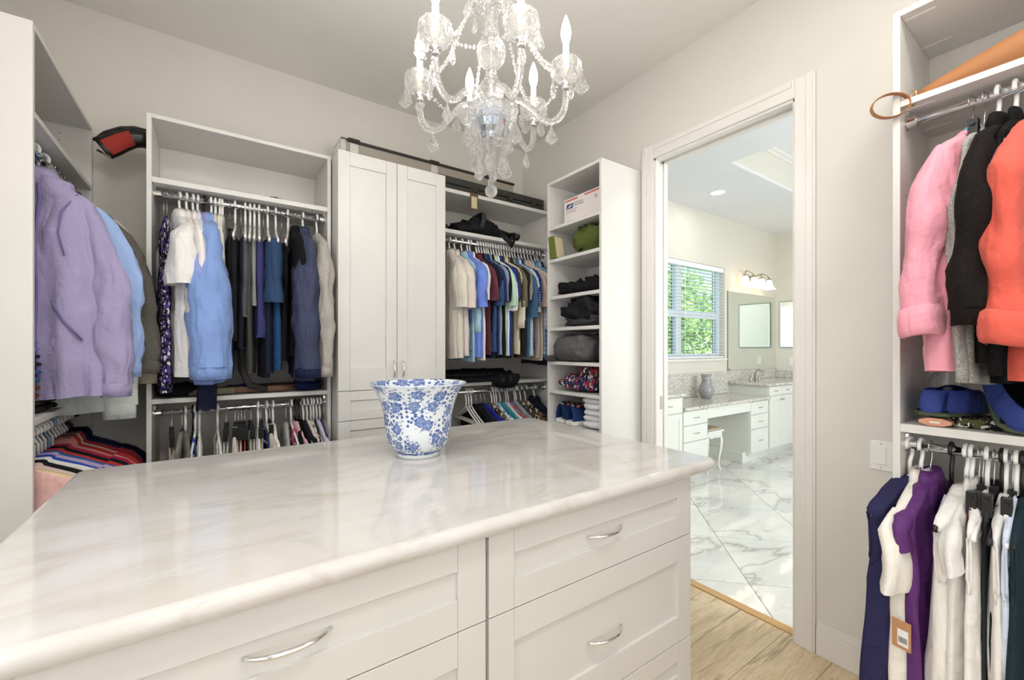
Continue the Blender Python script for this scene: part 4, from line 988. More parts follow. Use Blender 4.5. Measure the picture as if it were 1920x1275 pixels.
cz([(.018, 2.452), (.045, 2.458), (.068, 2.475), (.078, 2.497), (.074, 2.498), (.06, 2.48), (.03, 2.466), (.018, 2.464)], 'crown_dish', M_CRYSTAL, 40, .05, 10)
cz([(.02, 2.46), (.035, 2.49), (.04, 2.53), (.03, 2.57), (.016, 2.60)], 'stem_vase', M_CRYSTAL, 18, .03, 9)
MB().tube([(0, 0, 2.10), (0, 0, 2.96)], .005, 8).build('centre_rod', M_CHROME, ch)
cz([(.0005, ZC - .001), (.06, ZC - .001), (.062, ZC - .012), (.045, ZC - .03), (.012, ZC - .042), (.0005, ZC - .043)], 'ceiling_canopy', M_CHROME)
# shared crystal meshes
def pendalogue(L=.058, wd=.021):
    mb = MB(); rings = []
    for t, k in ((0, .12), (.18, .35), (.55, .85), (.72, 1.0), (.88, .55), (1, .05)):
        rings.append([(wd * k * math.cos(2 * PI * j / 8), wd * .45 * k * math.sin(2 * PI * j / 8), -L * t) for j in range(8)])
    mb.rings(rings, True, True, True)
    mb.sphere((0, 0, .008), .006, 8, 5)
    return mb
def icicle(L=.065, wd=.010):
    mb = MB(); rings = []
    for t, k in ((0, .25), (.3, .45), (.7, 1), (.88, .8), (1, .1)):
        rings.append([(wd * k * math.cos(2 * PI * j / 6), wd * k * math.sin(2 * PI * j / 6), -L * t) for j in range(6)])
    mb.rings(rings, True, True, True); mb.sphere((0, 0, .006), .0045, 8, 5)
    return mb
def drop(parent, kind, loc, rz):
    key = 'mesh_' + kind
    if key not in HMESH:
        o = (pendalogue() if kind == 'pend' else (pendalogue(.072, .026) if kind == 'bigp' else icicle())).build('crystal_drop', M_CRYSTAL, parent); HMESH[key] = o.data
    else:
        o = bpy.data.objects.new('crystal_drop', HMESH[key]); COL.objects.link(o); o.parent = parent
    o.location = loc; o.rotation_euler = (0, 0, rz); return o
def bead_chain(parent, p0, p1, sag, nb, r=.0055, name='bead_chain'):
    mb = MB(); p0, p1 = Vector(p0), Vector(p1)
    for i in range(nb + 1):
        t = i / nb; p = p0.lerp(p1, t); p.z -= sag * 4 * t * (1 - t); mb.sphere(p, r * (1.15 if i % 2 else .85), 8, 5)
    o = mb.build(name, M_CRYSTAL, parent, smooth=True); o['kind'] = 'stuff'; return o
RC, ZCUP = .247, 2.215
cupm = MB().lathe([(.010, -.022), (.022, -.020), (.040, -.006), (.049, .012), (.051, .030), (.046, .043), (.044, .043), (.047, .028), (.045, .014), (.036, 0), (.02, -.010), (.010, -.012)], 36, scallop=.035, ns=12)
for k in range(6):
    a = R(17.5 + 60 * k); ca, sa = math.cos(a), math.sin(a)
    prof = [(.045, 2.105), (.055, 2.13), (.078, 2.148), (.105, 2.142), (.135, 2.115), (.165, 2.083), (.195, 2.070), (.222, 2.078), (.240, 2.105), (.2465, 2.14), (.247, 2.172)]
    mb = MB(); sm = []
    for i in range(len(prof) - 1):      # Catmull-Rom for a smooth arm
        P = [Vector((*prof[max(0, min(len(prof) - 1, i + q))], 0)) for q in (-1, 0, 1, 2)]
        for s in range(3):
            t = s / 3
            sm.append(.5 * ((2 * P[1]) + (P[2] - P[0]) * t + (2 * P[0] - 5 * P[1] + 4 * P[2] - P[3]) * t * t + (3 * P[1] - P[0] - 3 * P[2] + P[3]) * t ** 3))
    sm.append(Vector((*prof[-1], 0)))
    mb.tube([(v.x * ca, v.x * sa, v.y) for v in sm], .0105, 10)
    arm = mb.build('arm', M_CRYSTAL, ch, smooth=True)
    c = (RC * ca, RC * sa, 0)
    MB().lathe([(.0085, 2.170), (.012, 2.172), (.012, 2.178), (.0085, 2.18), (.0085, 2.186), (.017, 2.190), (.017, 2.196), (.008, 2.197)], 16, c).build('collar_ring', M_CHROME, arm, smooth=True)
    o = cupm.build('bobeche', M_CRYSTAL, arm, smooth=True, loc=(c[0], c[1], ZCUP)); cupm.v = list(cupm.v)
    MB().lathe([(.0105, 2.20), (.0105, 2.312), (.008, 2.316), (.0005, 2.316)], 14, c).build('candle_sleeve', plain('candle_white', '#f3efe6', .5), arm, smooth=True)
    MB().lathe([(.006, 2.314), (.008, 2.318), (.0135, 2.335), (.0165, 2.352), (.0145, 2.372), (.008, 2.395), (.0025, 2.410), (.0005, 2.413)], 16, c).build('candle_bulb', M_BULB, arm, smooth=True)
    for q, (da, kd, dz) in enumerate(((0, 'bigp', -.0), (70, 'pend', 0), (-70, 'pend', 0), (150, 'ice', 0))):
        b = a + R(da); drop(arm, kd, (c[0] + .050 * math.cos(b), c[1] + .050 * math.sin(b), ZCUP + .006), b + R(30 * q))
    drop(arm, 'pend', (.20 * ca, .20 * sa, 2.052), a)
    # swag from crown to cup, cup to cup
    bead_chain(ch, (.072 * ca, .072 * sa, 2.488), (c[0] * .82, c[1] * .82, ZCUP + .035), .045, 26)
    a2 = R(17.5 + 60 * (k + 1)); bead_chain(ch, (c[0] * .97, c[1] * .97, ZCUP + .028), (RC * .97 * math.cos(a2), RC * .97 * math.sin(a2), ZCUP + .028), .055, 20, .0048)
    drop(ch, 'pend', (.077 * math.cos(a + .5), .077 * math.sin(a + .5), 2.47), a)
    # lower tier of drops under the dish
    b = a + R(30)
    bead_chain(ch, (.074 * math.cos(b), .074 * math.sin(b), 2.085), (.050 * math.cos(b), .050 * math.sin(b), 1.985), .004, 9, .0065)
    drop(ch, 'bigp', (.050 * math.cos(b), .050 * math.sin(b), 1.970), b)
    drop(ch, 'bigp', (.080 * math.cos(a), .080 * math.sin(a), 2.075), a); drop(ch, 'pend', (.062 * math.cos(a), .062 * math.sin(a), 2.030), a + 1)
MB().tube([(0, 0, 2.028), (0, 0, 1.875)], [.010, .007], 8).build('finial_stem', M_CRYSTAL, ch, smooth=True)
bead_chain(ch, (0, 0, 2.02), (0, 0, 1.885), 0, 9, .0085)
MB().sphere((0, 0, 1.852), .021, 14, 10).build('finial_ball', M_CRYSTAL, ch)

# ---------------------------------------------------------------- long cases on top
M_BLKC = plain('case_black', '#26231f', .5); M_ALU = plain('case_aluminium', '#a59e93', .4, .4); M_CASE2 = plain('case_plastic_dark', '#2f302b', .55)
c1 = thing('rifle_case', 'long silver aluminium case with black edges on the wardrobe top', 'case', (1.23, 2.77, 2.493))
MB().box(-.60, .66, -.085, .085, .016, .088).build('shell', M_ALU, c1, bev=.006)
for z0, z1 in ((.0, .018), (.086, .104)): box('edge_frame', -.608, .668, -.092, .092, z0, z1, M_BLKC, c1, bev=.006)
for xx in (-.53, .0, .45):
    box('latch', xx - .026, xx + .026, -.094, -.085, .026, .08, M_CHROME, c1, bev=.003); box('clamp', xx - .036, xx + .036, -.098, .06, .092, .110, M_BLKC, c1, bev=.005)
box('corner_cap', -.612, -.57, -.096, .096, .006, .098, M_CHROME, c1, bev=.012)
c2 = thing('rifle_case', 'flat black plastic case lying on the shelf under the silver case', 'case', (1.70, 2.70, 2.3905))
MB().box(-.48, .425, -.10, .14, 0, .049).build('shell_half', M_CASE2, c2, bev=.008); MB().box(-.48, .425, -.10, .14, .052, .101).build('shell_half', M_CASE2, c2, bev=.008)
for xx in (-.2, .1, .32): box('latch', xx - .022, xx + .022, -.107, -.10, .03, .074, M_BLKC, c2, bev=.003)
for k in range(8): box('rib', -.36 + k * .1, -.345 + k * .1, -.1025, -.10, .058, .095, M_CASE2, c2)
pd_ = thing('padded_sleeve', 'flat dark padded sleeve between wardrobe top and silver case', 'sleeve', (.90, 2.75, 2.4085))
box('pad', -.26, .28, -.10, .10, 0, .040, fabric('#4c463c'), pd_, bev=.012); box('pad', -.25, .27, -.095, .095, .042, .082, fabric('#3a352d'), pd_, bev=.012)
tg = thing('luggage_tag', 'small brown framed luggage tag hanging over the shelf edge', 'luggage tag', (1.465, 2.553, 2.33))
box('frame', -.032, .032, -.004, 0, -.055, .062, plain('tag_brown', '#5b4a35', .6), tg, bev=.003); box('card', -.022, .022, -.0055, -.004, -.042, .038, plain('tag_card', '#c4bb92', .6), tg)
MB().tube([(0, -.003, .058), (0, -.005, .070), (0, .01, .078), (0, .04, .08)], .005, 6, flat=.4).build('loop', M_BLKC, tg)

# ---------------------------------------------------------------- soft lumps: bags and folded clothes
def lump(name, size, mat, parent=None, seed=1, amp=.12, freq=3.0, n=28, m=16, p=.6, loc=(0, 0, 0), sag=0, shape=None):
    """crumpled soft bundle with flat base; size = half extents x,y and height"""
    mb = MB(); rings = []
    for i in range(m + 1):
        ph = PI * i / m; cz_, sr = -math.cos(ph), math.sin(ph) ** p
        ring = []
        for j in range(n):
            a = 2 * PI * j / n; ca_, sa_ = math.cos(a), math.sin(a)
            x = math.copysign(abs(ca_) ** p, ca_) * sr; y = math.copysign(abs(sa_) ** p, sa_) * sr; z = (cz_ + 1) / 2
            q = noise.noise(Vector((x * freq + seed * 3.7, y * freq + seed, z * freq * .8))) + .5 * noise.noise(Vector((x * freq * 2.6, y * freq * 2.6 + seed * 9, z * freq * 2)))
            k = 1 + amp * q
            zz = z * (1 + 1.2 * amp * q * z)
            if shape: zz *= shape(x, y)
            ring.append((x * k * size[0], y * k * size[1], max(0, zz * size[2])))
        rings.append(ring)
    mb.rings(rings, True, True, True)
    return mb.build(name, mat, parent, smooth=True, loc=loc)
def folded(name, hx, hy, h, mat, parent, z0, layers=1, seed=1):
    """folded garment layers with rounded front folds, front towards -x"""
    for k in range(layers):
        mb = MB(); rg = random.Random(seed + k); rings = []; hh = h / layers; zb = z0 + k * hh
        n = 14
        for i in range(n + 1):
            y = -hy + 2 * hy * i / n; ring = []; w_ = .006 * math.sin(i * 1.7 + seed + k)
            for j in range(14):
                a = 2 * PI * j / 14; ca_, sa_ = math.cos(a), math.sin(a)
                ring.append((hx * math.copysign(abs(ca_) ** .35, ca_) + w_ + rg.uniform(-.003, .003), y, zb + hh * .5 + hh * .5 * math.copysign(abs(sa_) ** .5, sa_) * (1 - .1 * (abs(i - n / 2) / (n / 2)) ** 3) + .002 * math.sin(i * .9 + j)))
            rings.append(ring)
        mb.rings(rings, True, True, True); mb.build(name, mat, parent, smooth=True)
# black bag on the shelf below the cases
M_BLKN = fabric('#16161a', rough=.55); M_BAGS = fabric('#3a3c40', rough=.6)
bg = thing('duffel_bag', 'crumpled black nylon bag with hanging straps on shelf above shirts', 'bag', (1.60, 2.69, ZS + .001))
lump('bag_body', (.27, .125, .15), M_BLKN, bg, 3, .28, 3.2, 34, 18, .7, shape=lambda x, y: .72 + .35 * math.cos(4.4 * x + .5) * .6)
MB().tube([(-.06, -.12, .05), (-.05, -.135, .11), (-.03, -.09, .165), (-.02, .02, .17)], .02, 8, flat=.25).build('strap', M_BAGS, bg, smooth=True)
MB().tube([(.08, -.11, .03), (.11, -.135, .012), (.15, -.155, -.02), (.17, -.165, -.055), (.185, -.16, -.03), (.20, -.14, .03), (.22, -.1, .05)], .018, 8, flat=.25).build('strap', M_BLKN, bg, smooth=True)
MB().tube([(.19, -.12, .01), (.26, -.125, .045), (.29, -.08, .05), (.30, 0, .02)], .014, 8, flat=.35).build('strap', M_BAGS, bg, smooth=True)
gb = lump('green_pouch', (.05, .06, .055), fabric('#3d4328'), None, 8, .2, loc=(1.255, 2.66, ZS + .001)); tag(gb, 'small dark olive pouch beside the black nylon bag', 'pouch')
bk2 = thing('black_garment', 'black garment heaped along the middle shelf, one end hanging over', 'clothing', (1.55, 2.70, ZM + .001))
lump('heap', (.30, .12, .085), M_BLKN, bk2, 5, .2, 3, 30, 14)
lump('overhang', (.10, .075, .11), M_BLKN, bk2, 6, .25, 2.6, 24, 12, loc=(.16, -.165, -.05)); lump('flat_fold', (.26, .05, .035), M_BLKN, bk2, 7, .2, loc=(-.06, -.14, 0))

# ---------------------------------------------------------------- tall unit contents (shelves face -x)
TC = (TYa + TYb) / 2; TXc = 1.97
def tshelf(i): return TSH[i] + .001
# postal box
pb = thing('shipping_box', 'white postal shipping box with red stripes and blue eagle mark', 'box', (1.965, 1.90, tshelf(0)))
M_BOXW = plain('box_white', '#e4dcd8', .6); M_RED = plain('print_red', '#c66a66', .6); M_BLUEP = plain('print_blue', '#2e3478', .6); M_GREYP = plain('print_grey', '#b5b1b4', .6); M_CARD = plain('cardboard', '#6f4d33', .8)
MB().box(-.11, .11, -.165, .165, 0, .165).build('carton', M_BOXW, pb, bev=.002)
fx = -.1108
def pr(name, y0, y1, z0, z1, mat, dx=0): return box(name, fx - .0006 - dx, fx - dx, y0, y1, z0, z1, mat, pb, bev=0)
pr('red_stripe', .04, .155, .146, .156, M_RED); pr('red_stripe', -.16, -.02, .146, .156, M_RED)
MB().prism([(.145, .098), (.085, .098), (.078, .128), (.138, .128)], 'x', fx - .0006, fx).build('eagle_mark', M_BLUEP, pb)
MB().prism([(.14, .100), (.10, .108), (.084, .1205), (.11, .118)], 'x', fx - .0012, fx - .0006).build('eagle_mark_white', M_BOXW, pb)
def text(s, size, mat, parent, loc, rot, name='lettering'):
    cu = bpy.data.curves.new(name, 'FONT'); cu.body = s; cu.size = size; cu.extrude = .0002
    t = bpy.data.objects.new('tmp_text', cu); COL.objects.link(t)
    dg = bpy.context.evaluated_depsgraph_get(); me = bpy.data.meshes.new_from_object(t.evaluated_get(dg)); bpy.data.objects.remove(t)
    me.materials.clear(); me.materials.append(mat)
    o = bpy.data.objects.new(name, me); COL.objects.link(o); o.parent = parent; o.location = loc; o.rotation_euler = rot; return o
RTX = (R(90), 0, R(-90))
text('UNITED STATES', .011, M_BLUEP, pb, (fx - .0008, .072, .119), RTX); text('POSTAL SERVICE.', .011, M_BLUEP, pb, (fx - .0008, .072, .105), RTX)
for k, (zz, ln) in enumerate(((.088, .1), (.08, .08), (.072, .09), (.02, .06))): pr('print_line', .145 - ln, .145, zz, zz + .003, M_GREYP)
pr('stamp', -.125, -.105, .105, .13, M_GREYP)
fl_ = box('open_flap', -.005, .10, -.04, .155, 0, .003, M_CARD, pb, bev=0); fl_.location = (-.10, 0, .166); fl_.rotation_euler = (0, R(-14), 0)
# green bag
gbag = thing('rolled_bag', 'olive green bag rolled up beside a boxed roll on shelf', 'bag', (1.95, 1.86, tshelf(1)))
lump('bag_body', (.125, .15, .175), fabric('#55602f'), gbag, 11, .24, 3.4, 40, 24, .75); lump('dark_part', (.075, .06, .13), fabric('#23221d'), gbag, 12, .25, loc=(.02, -.10, 0))
MB().tube([(-.095, .06, .03), (-.1, .0, .06), (-.09, -.06, .1), (-.03, -.09, .15)], .009, 6, flat=.5).build('strap', fabric('#1d1d18'), gbag, smooth=True)
gp = thing('green_packet', 'flat green packet with pale side leaning on shelf edge', 'packet', (1.825, 2.095, tshelf(1)), R(0))
MB().prism([(.048, 0), (-.03, 0), (-.052, .14), (.026, .14)], 'y', -.02, .038).build('wrap', fabric('#6d7a3b'), gp, bev=.004); MB().prism([(.04, .006), (-.024, .006), (-.045, .134), (.019, .134)], 'y', -.024, -.0205).build('pale_side', plain('packet_pale', '#c9bb9d', .7), gp)
def soft(name, label, cat, i, specs):
    r = thing(name, label, cat, (TXc, TC, tshelf(i)))
    for nm, sz, mat, seed, amp, loc in specs: lump(nm, sz, mat, r, seed, amp * 1.15, 3.8, 40, 24, .65, loc)
    return r
soft('black_garment', 'flat black folded garments on shelf below the green bag', 'clothing', 2, [('fold', (.14, .12, .085), fabric('#17171a'), 21, .16, (-.02, .085, 0)), ('fold', (.12, .10, .10), fabric('#1b1b1e'), 22, .2, (0, -.10, 0))])
soft('black_jacket', 'balled black jacket stuffed on shelf above grey trousers', 'clothing', 3, [('bundle', (.16, .165, .155), fabric('#1a1b1d', rough=.6), 31, .24, (-.01, -.03, .02)), ('lining', (.13, .16, .06), fabric('#45454a'), 32, .3, (-.02, -.03, 0))])
gt = thing('folded_trousers', 'stack of folded grey trousers spilling over the shelf edge', 'trousers', (TXc, TC, tshelf(4)))
lump('fold', (.17, .155, .165), fabric('#5f5d5c'), gt, 41, .13, 4.2, 40, 24, .42, (-.03, .035, 0)); lump('fold', (.12, .055, .13), fabric('#2f3138'), gt, 43, .15, loc=(0, -.165, 0)); lump('trailing_leg', (.045, .035, .035), fabric('#4d4b4e'), gt, 44, .15, loc=(-.17, .20, 0))
soft('patterned_garment', 'crumpled red navy and white patterned garments on shelf', 'clothing', 5, [('bundle', (.14, .155, .10), fabric('#23284f', 'multi', '#8a2f3d', sc=.9), 51, .25, (-.02, .01, 0)), ('bundle', (.11, .12, .15), fabric('#4a3540', 'multi', '#a8383d', sc=.8), 52, .25, (.02, -.05, .01)), ('dark_fold', (.10, .05, .09), fabric('#2a2b33'), 53, .2, (0, -.16, 0))])
# sneakers
def shoe(parent, loc, rz):
    r = tag(empty('sneaker', loc, rz), 'navy blue sneaker with white sole next to white folded linens', 'shoe', 'pair of navy sneakers')
    def outline(t):   # t 0..1 heel to toe along -x
        return .034 + .012 * math.sin(PI * min(1, t * 1.15)) + .010 * math.exp(-((t - .72) / .2) ** 2) - .02 * max(0, t - .9) * 5
    for nm, z0, z1, k, mat in (('sole', 0, .028, 1.06, M_PLASTIC_W),):
        pts = [(-.28 * t, outline(t) * k) for t in [i / 14 for i in range(15)]]; poly = pts + [(x, -y) for x, y in reversed(pts)]
        MB().prism(poly, 'z', z0, z1).build(nm, mat, r, bev=.006)
    mb = MB(); rings = []
    for i in range(15):
        t = i / 14; w_ = outline(t) * .98; h = .075 + .02 * (1 - t) - (.045 * max(0, (t - .45) / .55) ** .8)
        rings.append([(-.28 * t, w_ * math.cos(PI * j / 10) * (1 - .25 * math.sin(PI * j / 10)), .026 + h * math.sin(PI * j / 10) ** .7) for j in range(11)])
    mb.rings(rings, False); mb.build('upper', fabric('#243f6e'), r, smooth=True)
    MB().lathe([(.030, 0), (.036, .012), (.034, .028), (.028, .022)], 16).build('ankle_collar', fabric('#1a1c30', 'multi', '#7a3440'), r, smooth=True, loc=(-.065, 0, .105))
    for k in range(4): MB().tube([(-.12 - .022 * k, -.03, .095 - .008 * k), (-.12 - .022 * k, 0, .11 - .009 * k), (-.12 - .022 * k, .03, .095 - .008 * k)], .003, 6).build('lace', M_PLASTIC_W, r)
shoe(None, (1.83, 2.085, .846), PI); shoe(None, (1.815, 1.975, .846), PI)
wl_ = thing('folded_linens', 'pile of folded white linens beside the navy sneakers', 'linen', (1.96, 1.80, .846))
for k in range(5): lump('folded_layer', (.140 - .004 * (k % 2), .085, .05), fabric('#e8e8ea'), wl_, 60 + k, .12, 2.5, 24, 8, .4, loc=(.004 * (k % 3), 0, .036 * k))

# ---------------------------------------------------------------- boot
bt = thing('ankle_boot', 'black leather boot with red elastic side wedged above the closet bay', 'boot', (-.345, 2.74, 2.30))
# axis runs from shaft opening (left, low) to ankle (right, high)
M_LEA = plain('black_leather', '#17130f', .3); M_REDL = plain('red_elastic', '#a8342b', .8, bump_s=.3, bump_sc=400)
ax = [(-.083, -.035), (-.055, -.012), (-.02, .018), (.02, .045), (.055, .052), (.088, .048)]
mb = MB(); rings = []
for i, (x, z) in enumerate(ax):
    x2, z2 = ax[min(i + 1, 5)]; x1, z1 = ax[max(i - 1, 0)]; tx, tz = x2 - x1, z2 - z1; l_ = math.hypot(tx, tz); nx, nz = -tz / l_, tx / l_
    rr_ = (.052, .052, .05, .047, .044, .04)[i]
    rings.append([(x + nx * rr_ * math.cos(2 * PI * j / 20), .038 * math.sin(2 * PI * j / 20), z + nz * rr_ * math.cos(2 * PI * j / 20)) for j in range(20)])
mb.rings(rings, True, False, True); mb.build('shaft', M_LEA, bt, smooth=True)
rings2 = []
for i, (x, z) in enumerate(ax[:4]):
    x2, z2 = ax[i + 1]; x1, z1 = ax[max(i - 1, 0)]; tx, tz = x2 - x1, z2 - z1; l_ = math.hypot(tx, tz); nx, nz = -tz / l_, tx / l_
    rr_ = (.0525, .053, .051, .048)[i]; x_, z_ = x + tx / l_ * (.012 if i == 0 else 0), z + tz / l_ * (.012 if i == 0 else 0)
    rings2.append([(x_ + nx * rr_ * math.cos(R(a)), .0395 * math.sin(R(a)), z_ + nz * rr_ * math.cos(R(a))) for a in range(210, 296, 12)])
MB().rings(rings2, False).build('side_gore', M_REDL, bt, smooth=True)
MB().lathe([(.042, 0), (.051, 0), (.051, .004), (.042, .004)], 20).build('opening_lining', plain('lining_grey', '#8d8472', .8), bt).matrix_local = Matrix.Translation((-.081, 0, -.034)) @ Matrix.Rotation(R(50), 4, 'Y') @ Matrix.Scale(.72, 4, (0, 1, 0))
MB().tube([(-.05, -.03, -.078), (-.078, -.034, -.066), (-.098, -.03, -.056)], .005, 6, flat=.4).build('pull_tab', M_LEA, bt)
MB().tube([(-.115, .0, -.005), (-.075, -.012, .040), (-.02, -.012, .078), (.03, -.012, .094), (.085, -.01, .092)], .006, 6).build('seam_welt', M_LEA, bt, smooth=True)
# ---------------------------------------------------------------- items on the shelves of the bay below the boot
um = thing('umbrella', 'dark closed umbrella lying on the shelf under the trousers', 'umbrella', (.30, 2.72, ZM + .02))
MB().tube([(-.20, 0, 0), (-.15, 0, .002), (.05, 0, .004), (.12, 0, .002)], [.008, .018, .02, .008], 10).build('canopy', fabric('#3a3b44'), um, smooth=True); MB().tube([(.12, 0, .002), (.19, 0, 0)], .005, 8).build('shaft', M_CHROME, um); MB().tube([(-.20, 0, 0), (-.27, 0, 0)], .012, 8).build('grip', M_PLASTIC_K, um, smooth=True)
def belt(label, col, pts, wd=.017):
    r = thing('belt', label, 'belt', (0, 0, 0)); MB().tube(pts, wd, 8, flat=.14, up=(0, 0, 1)).build('strap', plain('leather_' + col, col, .5), r, smooth=True); return r
belt('black leather belt draping from the rod onto the shelf', '#1d1b1a', [(.105, 2.60, 1.55), (.10, 2.585, 1.35), (.115, 2.565, 1.22), (.15, 2.57, 1.14), (.22, 2.60, 1.112), (.34, 2.66, 1.112), (.42, 2.7, 1.112)])
belt('brown leather belt coiled flat on the clothes shelf', '#6a4b38', [(.05, 2.60, 1.113), (.15, 2.62, 1.113), (.28, 2.60, 1.113), (.38, 2.63, 1.113), (.36, 2.68, 1.113), (.2, 2.67, 1.113)])
belt('olive woven belt coiled on the clothes shelf', '#6d6a50', [(-.10, 2.60, 1.113), (0, 2.585, 1.113), (.08, 2.60, 1.113), (.12, 2.65, 1.113), (.05, 2.70, 1.113)])
for k, (c, nm, x, y, sx, sy, h) in enumerate((('#17151a', 'black crumpled cloth on the shelf beneath the patterned dress', -.14, 2.66, .085, .07, .06), ('#8d8568', 'khaki cloth folded on the shelf beneath the white shirts', -.03, 2.68, .07, .06, .03), ('#1c2350', 'navy folded cloth beneath the slate navy coat', .43, 2.66, .07, .08, .06), ('#3a3f9a', 'blue violet cloth beside the closed umbrella', .13, 2.76, .09, .05, .035))):
    tag(lump('folded_cloth', (sx, sy, h), fabric(c), None, 70 + k, .2, loc=(x, y, ZM + .001)), nm, 'cloth')
sc_ = lump('loose_cord', (.035, .02, .012), fabric('#5a4a3e'), None, 78, .3, loc=(.27, 2.60, ZS + .001)); tag(sc_, 'small dark cord lying on the shelf above the hangers', 'cord')
# folded jeans in the end bay
for k, (c, nm, h) in enumerate((('#2a2522', 'black folded trousers at the bottom of the jeans stack', .05), ('#6a3a2a', 'rust brown folded trousers under the jeans', .06), ('#3f5f92', 'blue folded jeans above the rust trousers', .055), ('#28262a', 'charcoal folded jeans in the middle of the stack', .055), ('#5a7fc0', 'light blue folded jeans topping the stack', .05))):
    z0 = ZM + .001 + sum((.05, .06, .055, .055, .05)[:k])
    r = thing('folded_jeans', nm, 'jeans', (-.665, 2.36, z0), PI); folded('folded_layer', .15, .15, h - .001, fabric(c), r, 0, 2, 80 + k)
bu = thing('wood_bundle', 'flat dark wooden tray on the shelf beneath the jackets', 'tray', (-.66, 2.68, ZM + .001)); 
box('base', -.14, .14, -.11, .11, 0, .006, plain('tray_wood', '#5b4631', .5), bu); 
for s in (-1, 1): box('rim', -.14, .14, s * .11 - .004, s * .11 + .004, .006, .022, plain('tray_wood', '#5b4631', .5), bu)

# ---------------------------------------------------------------- right bay items
M_TAN = plain('tan_leather', '#ad7448', .5, bump_s=.15, bump_sc=250)
hb = thing('handbag', 'tan leather bag with a wrist strap loop lying on top shelf', 'handbag', (1.86, .385, ZS + .001))
mb = MB(); rings = []
for i in range(17):
    t = i / 16; y = -.95 * t; h = .034 + .175 * min(1, t * 1.55) ** .9; dx = .03 + .085 * min(1, t * 2)
    rings.append([(.02 + dx * math.cos(2 * PI * j / 22) + .02 * t, y, h * .5 + h * .5 * math.copysign(abs(math.sin(2 * PI * j / 22)) ** .8, math.sin(2 * PI * j / 22)) + .003 * math.sin(9 * t + j)) for j in range(22)])
mb.rings(rings, True, True, True); mb.build('bag_body', M_TAN, hb, smooth=True)
MB().tube([(.0, -.62 + .0, .205), (.0, -.7, .225), (.0, -.85, .235)], .006, 6).build('top_seam', plain('seam_dark', '#4d2f1b', .6), hb)
lp = []
for i in range(25):
    a = 2 * PI * i / 24; q = .048 * math.cos(a); lp.append((-.080 - .55 * q, .042 + .85 * q, -.014 + .038 * math.sin(a)))
MB().tube(lp, .0135, 8, cap=False, flat=.16, up=(.85, .55, .15)).build('wrist_strap', M_TAN, hb, smooth=True)
MB().tube([(-.05 + .006 * math.sin(2 * PI * i / 16), -.008 + .008 * math.sin(2 * PI * i / 16), -.002 + .024 * math.cos(2 * PI * i / 16)) for i in range(17)], .0024, 8, cap=False).build('ring', plain('pale_gold', '#d8c590', .2, 1), hb, smooth=True)
# slippers
M_SLIP = fabric('#39498f', rough=.75); M_SOLE = plain('slipper_sole', '#4c5440', .8); M_SLIN = fabric('#13131c')
def slipper(label, loc, rot):
    r = tag(empty('slipper', loc), label, 'slipper', None); r.rotation_euler = rot
    W = lambda t: .040 + .014 * math.sin(PI * min(1, t * 1.05)) + .006 * math.exp(-((t - .7) / .2) ** 2)
    pts = [(-.135 + .27 * t, W(t) * (1 if 0 < t < 1 else .55)) for t in [i / 16 for i in range(17)]]
    MB().prism(pts + [(x, -y) for x, y in reversed(pts)], 'z', 0, .012).build('sole', M_SOLE, r, bev=.004)
    mb = MB(); rings = []; n = 24      # wall around the foot, open on top towards the heel
    for kz, (sc, z) in enumerate(((1.0, .010), (1.06, .03), (1.03, .055), (.93, .078), (.86, .080), (.88, .055), (.9, .02))):
        ring = []
        for j in range(n):
            a = 2 * PI * j / n; x = math.cos(a); y = math.sin(a); t = (x + 1) / 2
            hmul = 1.0 if x < .2 else 1 - .35 * (x - .2)
            ring.append((.135 * sc * x, W(t) * sc * math.copysign(abs(y) ** .8, y) * 1.05, z * hmul))
        rings.append(ring)
    mb.rings(rings); mb.build('heel_wall', M_SLIP, r, smooth=True)
    mb = MB(); rings = []
    for i in range(9):
        t = .48 + .52 * i / 8; w_ = W(t) * (1.06 - .35 * max(0, t - .9) * 4); h = .082 - .045 * ((t - .48) / .52) ** 1.6
        rings.append([(-.135 + .275 * t, w_ * math.cos(PI * j / 12), .010 + h * math.sin(PI * j / 12) ** .75) for j in range(13)])
    mb.rings(rings, False); mb.build('vamp', M_SLIP, r, smooth=True)
    box('insole', -.12, .11, -.036, .036, .0125, .018, M_SLIN, r, bev=.004)
    for k in (0, 1): MB().tube([(-.118 + .012 * k, -.03, .012), (-.128 + .012 * k, -.035, .04), (-.118 + .014 * k, -.035, .074)], .0022, 6).build('piping', fabric('#1a2560'), r)
    return r
slipper('blue velvet slipper lying flat over a makeup compact', (1.94, .312, 1.120), (0, 0, R(-14)))
slipper('blue velvet slipper tipped up on its side showing its opening', (1.90, .185, 1.184), (R(14), R(-42), R(12)))
cp = thing('compact', 'peach coloured faceted compact lying under the blue slipper', 'makeup', (1.825, .330, 1.0885))
MB().prism([(.040 * math.cos(2 * PI * j / 8 + .39), .013 + .0135 * math.sin(2 * PI * j / 8 + .39)) for j in range(8)], 'x', -.012, .03).build('case', plain('peach', '#d49a7c', .35), cp, bev=.002); box('label_bar', -.0128, -.012, -.012, .012, .010, .0155, plain('foil', '#efe6da', .4), cp, bev=0)
dk = thing('dark_pouch', 'flat dark printed pouch beneath the blue slippers', 'pouch', (1.91, .245, 1.0885)); box('pouch', -.06, .08, -.075, .075, 0, .03, fabric('#1b1c1a', 'multi', '#5b5c3a', sc=1.5), dk, bev=.008)
bo_ = thing('spray_bottle', 'clear bottle with teal liquid behind the slippers', 'bottle', (2.02, .335, 1.0885))
MB().lathe([(.001, .001), (.045, .001), (.047, .01), (.047, .13), (.042, .15), (.018, .175), (.015, .2), (.013, .2), (.012, .175)], 24).build('bottle_body', M_CLEARP, bo_, smooth=True)
